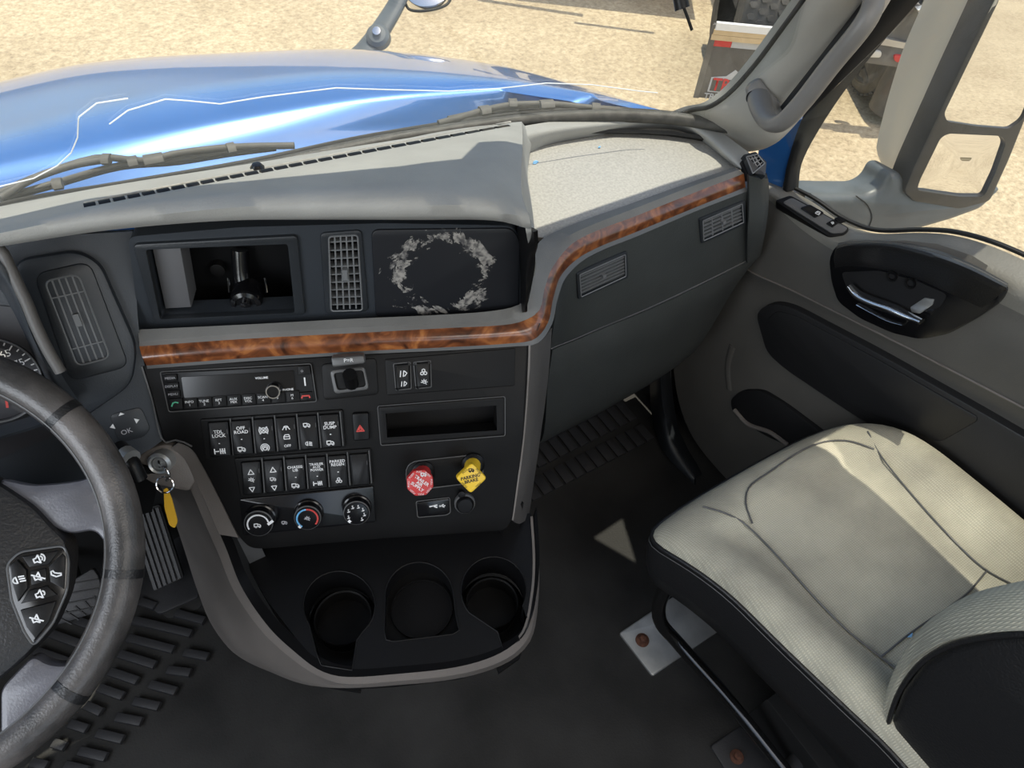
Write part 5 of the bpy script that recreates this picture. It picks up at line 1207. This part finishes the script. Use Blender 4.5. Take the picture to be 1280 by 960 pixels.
# convex lower glass
F4 = MF2; pts = rnd(MF2.pl(lw_px), .01); cxx = sum(p[0] for p in pts)/len(pts); cyy = sum(p[1] for p in pts)/len(pts)
bm = bmesh.new(); rr = []
for s in (1.02, .8, .6, .4, .2): rr.append([bm.verts.new(MF2.W(cxx+(p[0]-cxx)*s, cyy+(p[1]-cyy)*s, -.006+.005*(1-s*s))) for p in pts])
for A, B in zip(rr, rr[1:]):
    for i in range(len(A)): bm.faces.new((A[i-1], A[i], B[i], B[i-1]))
cvt = bm.verts.new(MF2.W(cxx, cyy, .004))
for i in range(len(rr[-1])): bm.faces.new((rr[-1][i-1], rr[-1][i], cvt))
bmesh.ops.recalc_face_normals(bm, faces=bm.faces); finish('convex_glass', bm, M['mirror'], mr, 80)
# foot of mirror: swoops from the shell to the door
ft_px = [(1003, 242), (1050, 243), (1088, 243), (1104, 234), (1113, 216), (1127, 216), (1140, 236), (1190, 252), (1222, 250), (1246, 232), (1254, 236), (1228, 262), (1190, 276), (1145, 289), (1095, 293), (1052, 284), (1018, 264)]
MF3 = Frame(X(1080, 262, 1.20), V((-.35, -.93, .25)), V((1, -.35, 0)))
plate('mirror_foot', MF3, rnd(MF3.pl(ft_px), .012), -.07, 0, M['mirror_arm'], mr, bev=.012, smooth=60)
tube('foot_seam', [MF3.hit(x, y, .001) for x, y in [(1070, 245), (1084, 256), (1090, 272), (1086, 284)]], .0012, M['rubber_black'], mr, n=14, seg=5)
box('own_blue_door', (1.11, -1.7, -.6), (1.13, .70, .60), M['blue_paint'], door, label='blue painted outer skin')

hc = thing('hanging_cord', 'thin black cord end dangling before the windshield at the top edge', 'cord', EYE+ray(858, 20).normalized()*.75)
HP = lambda x, y: EYE+ray(x, y).normalized()*.75
tube('cord_sleeve', [HP(842, -60), HP(850, -5), HP(853, 11)], lambda t: .006+.001*t, M['black'], hc, seg=10, n=8)
tube('cord_tip', [HP(855, 10), HP(861, 26), HP(865, 38)], .0016, M['black'], hc, seg=6)
# small blue flakes
for i, (x, y, s, lb) in enumerate(((669, 203, .006, 'small blue paint flake by the inner edge of the tray'), (648, 219, .005, 'small blue paint flake on the dashboard hump by the tray'), (749, 184, .003, 'tiny blue paint flake in the middle of the passenger tray'))):
    F = Frame(Z(x, y, .778 if i != 1 else .925), V((0, -.2, 1)), V((1, 0, 0)))
    o = plate('paint_flake', F, [(-s, -s*.3), (-s*.2, -s*.6), (s, -s*.2), (s*.6, s*.5), (-s*.4, s*.4)], 0, .001, M['bluechip']); tag(o, lb, 'paint flake')
o = tag(plate('paint_flake', Frame(onseat(1136, 795), (0, 0, 1), (1, 0, 0)), [(-.005, 0), (0, -.003), (.006, 0), (.001, .003)], 0, .001, M['bluechip']), 'pale blue flake at the back of the seat cushion', 'paint flake')

# ------------------------------------------------------------ the dump truck outside
ang = R(-35); dT = V((math.cos(ang), math.sin(ang), 0)); TT = V((-dT.y, dT.x, 0))   # TT: away from us
A0 = Z(866, 138, GR)
TK = Frame(A0, -TT, dT)
dt = thing('dump_truck', 'dusty truck rear with mud flap, dual tyres and red lamps outside', 'truck', A0)
def TP(l, c=0): return TK.pl(l, c)
a0, b0 = TK.px(893, 30); a1, b1 = TK.px(868, 134)
fl_w = .62
mf = plate('mud_flap', TK, [(a1-.02, .10), (a1+fl_w, .10), (a0+fl_w+.03, b0), (a0, b0)], -.02, 0, M['flap'], dt, bev=.004)
plate('flap_strip', TK, [(a1-.03, .10), (a1+.01, .10), (a0+.03, b0), (a0-.01, b0)], 0, .01, M['truck_dust'], dt)
wq = (V(TK.px(889, 50))-V(TK.px(893, 30))).length
y1 = TK.px(893, 35)[1]; y2 = TK.px(892, 48)[1]; y3 = TK.px(890, 57)[1]; x0_ = TK.px(892, 40)[0]
plate('white_bar', TK, rect(x0_, y1, x0_+.75, b0+.02), 0, .03, M['whitepaint'], dt)
plate('wooden_board', TK, rect(x0_-.005, y2+.035, x0_+.75, y1), 0, .025, M['plank'], dt)
plate('wooden_board', TK, rect(x0_-.01, y2, x0_+.75, y2+.033), 0, .025, M['plank'], dt)
plate('red_tape', TK, rect(x0_-.015, y3, x0_+.14, y2-.004), 0, .004, M['lens_red'], dt)
plate('grey_tape', TK, rect(x0_+.142, y3, x0_+.75, y2-.004), 0, .004, M['greytape'], dt)
ta, tb_ = TK.px(890, 106)
plate('logo_outline', TK, [(ta-.02, tb_-.05), (ta+.30, tb_-.05), (ta+.30, tb_+.06), (ta+.20, tb_+.075), (ta+.13, tb_+.12), (ta+.08, tb_+.07), (ta-.02, tb_+.055)], 0, .003, M['greytape'], dt)
plate('logo_field', TK, [(ta-.008, tb_-.042), (ta+.288, tb_-.042), (ta+.288, tb_+.048), (ta-.008, tb_+.048)], .002, .004, M['flap'], dt)
text(TK, 'TRAV', ta-.002, tb_+.004, .125, .006, M['lens_red'], dt, align='LEFT', bold=.02, sx=.85)
text(TK, 'TRUCK', ta-.035, tb_-.085, .062, .004, M['greytape'], dt, align='LEFT', bold=.02)
# dual tyres with tread blocks
def wheel(cx, cz, cdep, wdt, r, name='tyre'):
    F = Frame(TK.W(cx, cz, cdep), dT, -TK.n if False else V((0, 0, 1)))   # axis along the truck width
    t = lathe(name, F, 0, 0, [(r*.55, -wdt/2), (r*.9, -wdt/2), (r*.98, -wdt/2+.03), (r, -wdt*.3), (r, wdt*.3), (r*.98, wdt/2-.03), (r*.9, wdt/2), (r*.55, wdt/2)], M['tyre'], dt, n=44)
    bm = bmesh.new()
    for k in range(46):
        for j in range(4):
            an = 2*math.pi*(k+(j % 2)*.5)/46; c = (j-1.5)*wdt*.23
            e = .036; hw = wdt*.095
            P = []
            for rr_ in (r*.985, r*1.018):
                for da, dc in ((-e, -hw*.6), (-e*.3, -hw), (e, -hw*.5), (e, hw*.6), (e*.2, hw), (-e, hw*.5)):
                    P.append(F.W(rr_*math.cos(an+da), rr_*math.sin(an+da), c+dc))
            v = [bm.verts.new(p) for p in P]; bm.faces.new(v[6:])
            for i in range(6): bm.faces.new((v[i], v[(i+1) % 6], v[6+(i+1) % 6], v[6+i]))
    bmesh.ops.recalc_face_normals(bm, faces=bm.faces)
    finish('tread_blocks', bm, M['tyre'], t, 0, kind='stuff')
tr = .52
wheel(a0+.36, tr, -.12-tr, .29, tr); wheel(a0+.71, tr, -.12-tr, .29, tr)
# rear cross bumper seen through the side window
bx0, by0 = TK.px(1096, 53); bx1, by1 = TK.px(1165, 64)
BP = TK.off(.02)
def bq(l): return BP.pl(l)
bum = plate('rear_bumper', BP, bq([(1060, 68), (1096, 53), (1165, 65), (1154, 89), (1075, 78), (1050, 76)]), -.08, 0, M['truck_dust'], dt, bev=.006)
plate('bumper_top', BP, bq([(1090, 51), (1098, 46), (1160, 58), (1166, 66), (1100, 55)]), -.03, .012, M['alum'], dt)
plate('red_lamp', BP, rnd(bq([(1116, 67), (1145, 70), (1146, 79), (1117, 76)]), .03), 0, .02, M['lens_red'], dt, bev=.006)
plate('clear_lamp', BP, rnd(bq([(1082, 61), (1102, 63), (1100, 71), (1080, 70)]), .03), 0, .02, M['lens_clear'], dt, bev=.006)
lathe('round_reflector', BP, *BP.px(1155, 69), [(.035, 0), (.035, .012), (0, .014)], M['lens_red'], dt, n=20)
br_px = [(1145, 10), (1153, 8), (1163, 22), (1166, 62), (1153, 60), (1153, 26)]
bb = plate('upright_bracket', BP, bq(br_px), -.02, .03, M['alum'], dt, bev=.004)
for y in (49, 58): lathe('bolt', BP, *BP.px(1160, y), [(.012, .03), (.012, .042), (0, .044)], M['steel'], bb, n=6)
plate('frame_plate', BP, bq([(1098, 46), (1140, 4), (1152, 8), (1154, 56)]), -.06, -.02, M['truck_dust'], dt)
# tank below bumper
tkf = Frame(BP.hit(1130, 105, -.3), dT, V((0, 0, 1)))
lathe('air_tank', Frame(BP.hit(1128, 106, -.15), V((0, 0, 1)), V((1, 0, 0))), 0, 0, [(0, -.22), (.10, -.22), (.15, -.19), (.155, 0), (.155, .2), (0, .2)], M['truck_dust'], dt, n=24)
tube('air_hose', [BP.hit(1078, 78, -.1), BP.hit(1070, 95, -.1), BP.hit(1082, 102, -.08), BP.hit(1078, 84, -.05)], .018, M['rubber_black'], dt, n=20, seg=8)
wx, wy = BP.px(1190, 12)
def wheelB(cx, cz, cd, wdt, r):
    global TK
    s = TK; TK = BP; wheel(cx, cz, cd, wdt, r); TK = s
wheelB(BP.px(1182, 22)[0]+.02, GR+.52-BP.o.z, -.62, .3, .52)
# chassis above (out of frame) that shades the ground beneath
def tbox(name, x0, x1, y0, y1, d0, d1, mt):
    bm = bmesh.new(); prism(bm, BP, rect(x0, y0, x1, y1), d1, d0, back=True); return finish(name, bm, M[mt], dt)
bx = BP.px(1165, 64)[0]
tbox('dump_body', .45, 2.35, 1.5, 2.6, -2.2, -6, 'alum')
tbox('chassis_rail', .75, .85, .75, 1.05, -.1, -5.5, 'truck_dust')
tbox('chassis_rail', 1.45, 1.55, .75, 1.05, -.1, -5.5, 'truck_dust')
tbox('axle', .3, 2.0, .42, .56, -.8, -.95, 'truck_dust')

# second trailer out beyond the top of the picture, shading the yard
tl = thing('parked_trailer', 'dark trailer underside and tyres standing beyond the hood, at the top edge', 'trailer', (5.6, 7.2, GR))
ta0 = Z(660, 20, GR); 
def gbox(name, p, q, wd, z0, z1, mt):
    d = (q-p); d.z = 0; L = d.length; d.normalize(); F = Frame(V((p.x, p.y, GR)), V((0, 0, 1)), d)
    bm = bmesh.new(); prism(bm, F, rect(0, -wd/2, L, wd/2), z0, z1, back=True); return finish(name, bm, M[mt], tl)
p, q = Z(575, 2, GR)+V((.17, .12, 0))*1.2, Z(715, 26, GR)+V((.17, .12, 0))*1.2
pA, qA = Z(560, -12, GR), Z(800, 16, GR)
up1 = V((.17, .12, 0))
def shade_from(px0, px1, wd, hgt, th, name):
    p = Z(*px0, GR)+up1*hgt; q = Z(*px1, GR)+up1*hgt; gbox(name, p, q, wd, hgt, hgt+th, 'truck_dust')
shade_from((590, 2), (722, 22), .05, 1.0, .06, 'side_rail')
shade_from((640, -12), (860, 12), .5, 1.15, .15, 'deck')
for x in (722, 752): pass
for x0_, y0_ in ((700, -2), (757, 2), (800, 6)):
    c = Z(x0_, y0_, GR)+V((.2, .35, 0)); F = Frame(V((c.x, c.y, GR+.48)), V((.75, .66, 0)), V((0, 0, 1)))
    lathe('tyre', F, 0, 0, [(.25, -.13), (.44, -.13), (.48, -.10), (.48, .10), (.44, .13), (.25, .13)], M['tyre'], tl, n=32)
shade_from((712, 31), (812, 44), .035, .9, .04, 'side_rail')
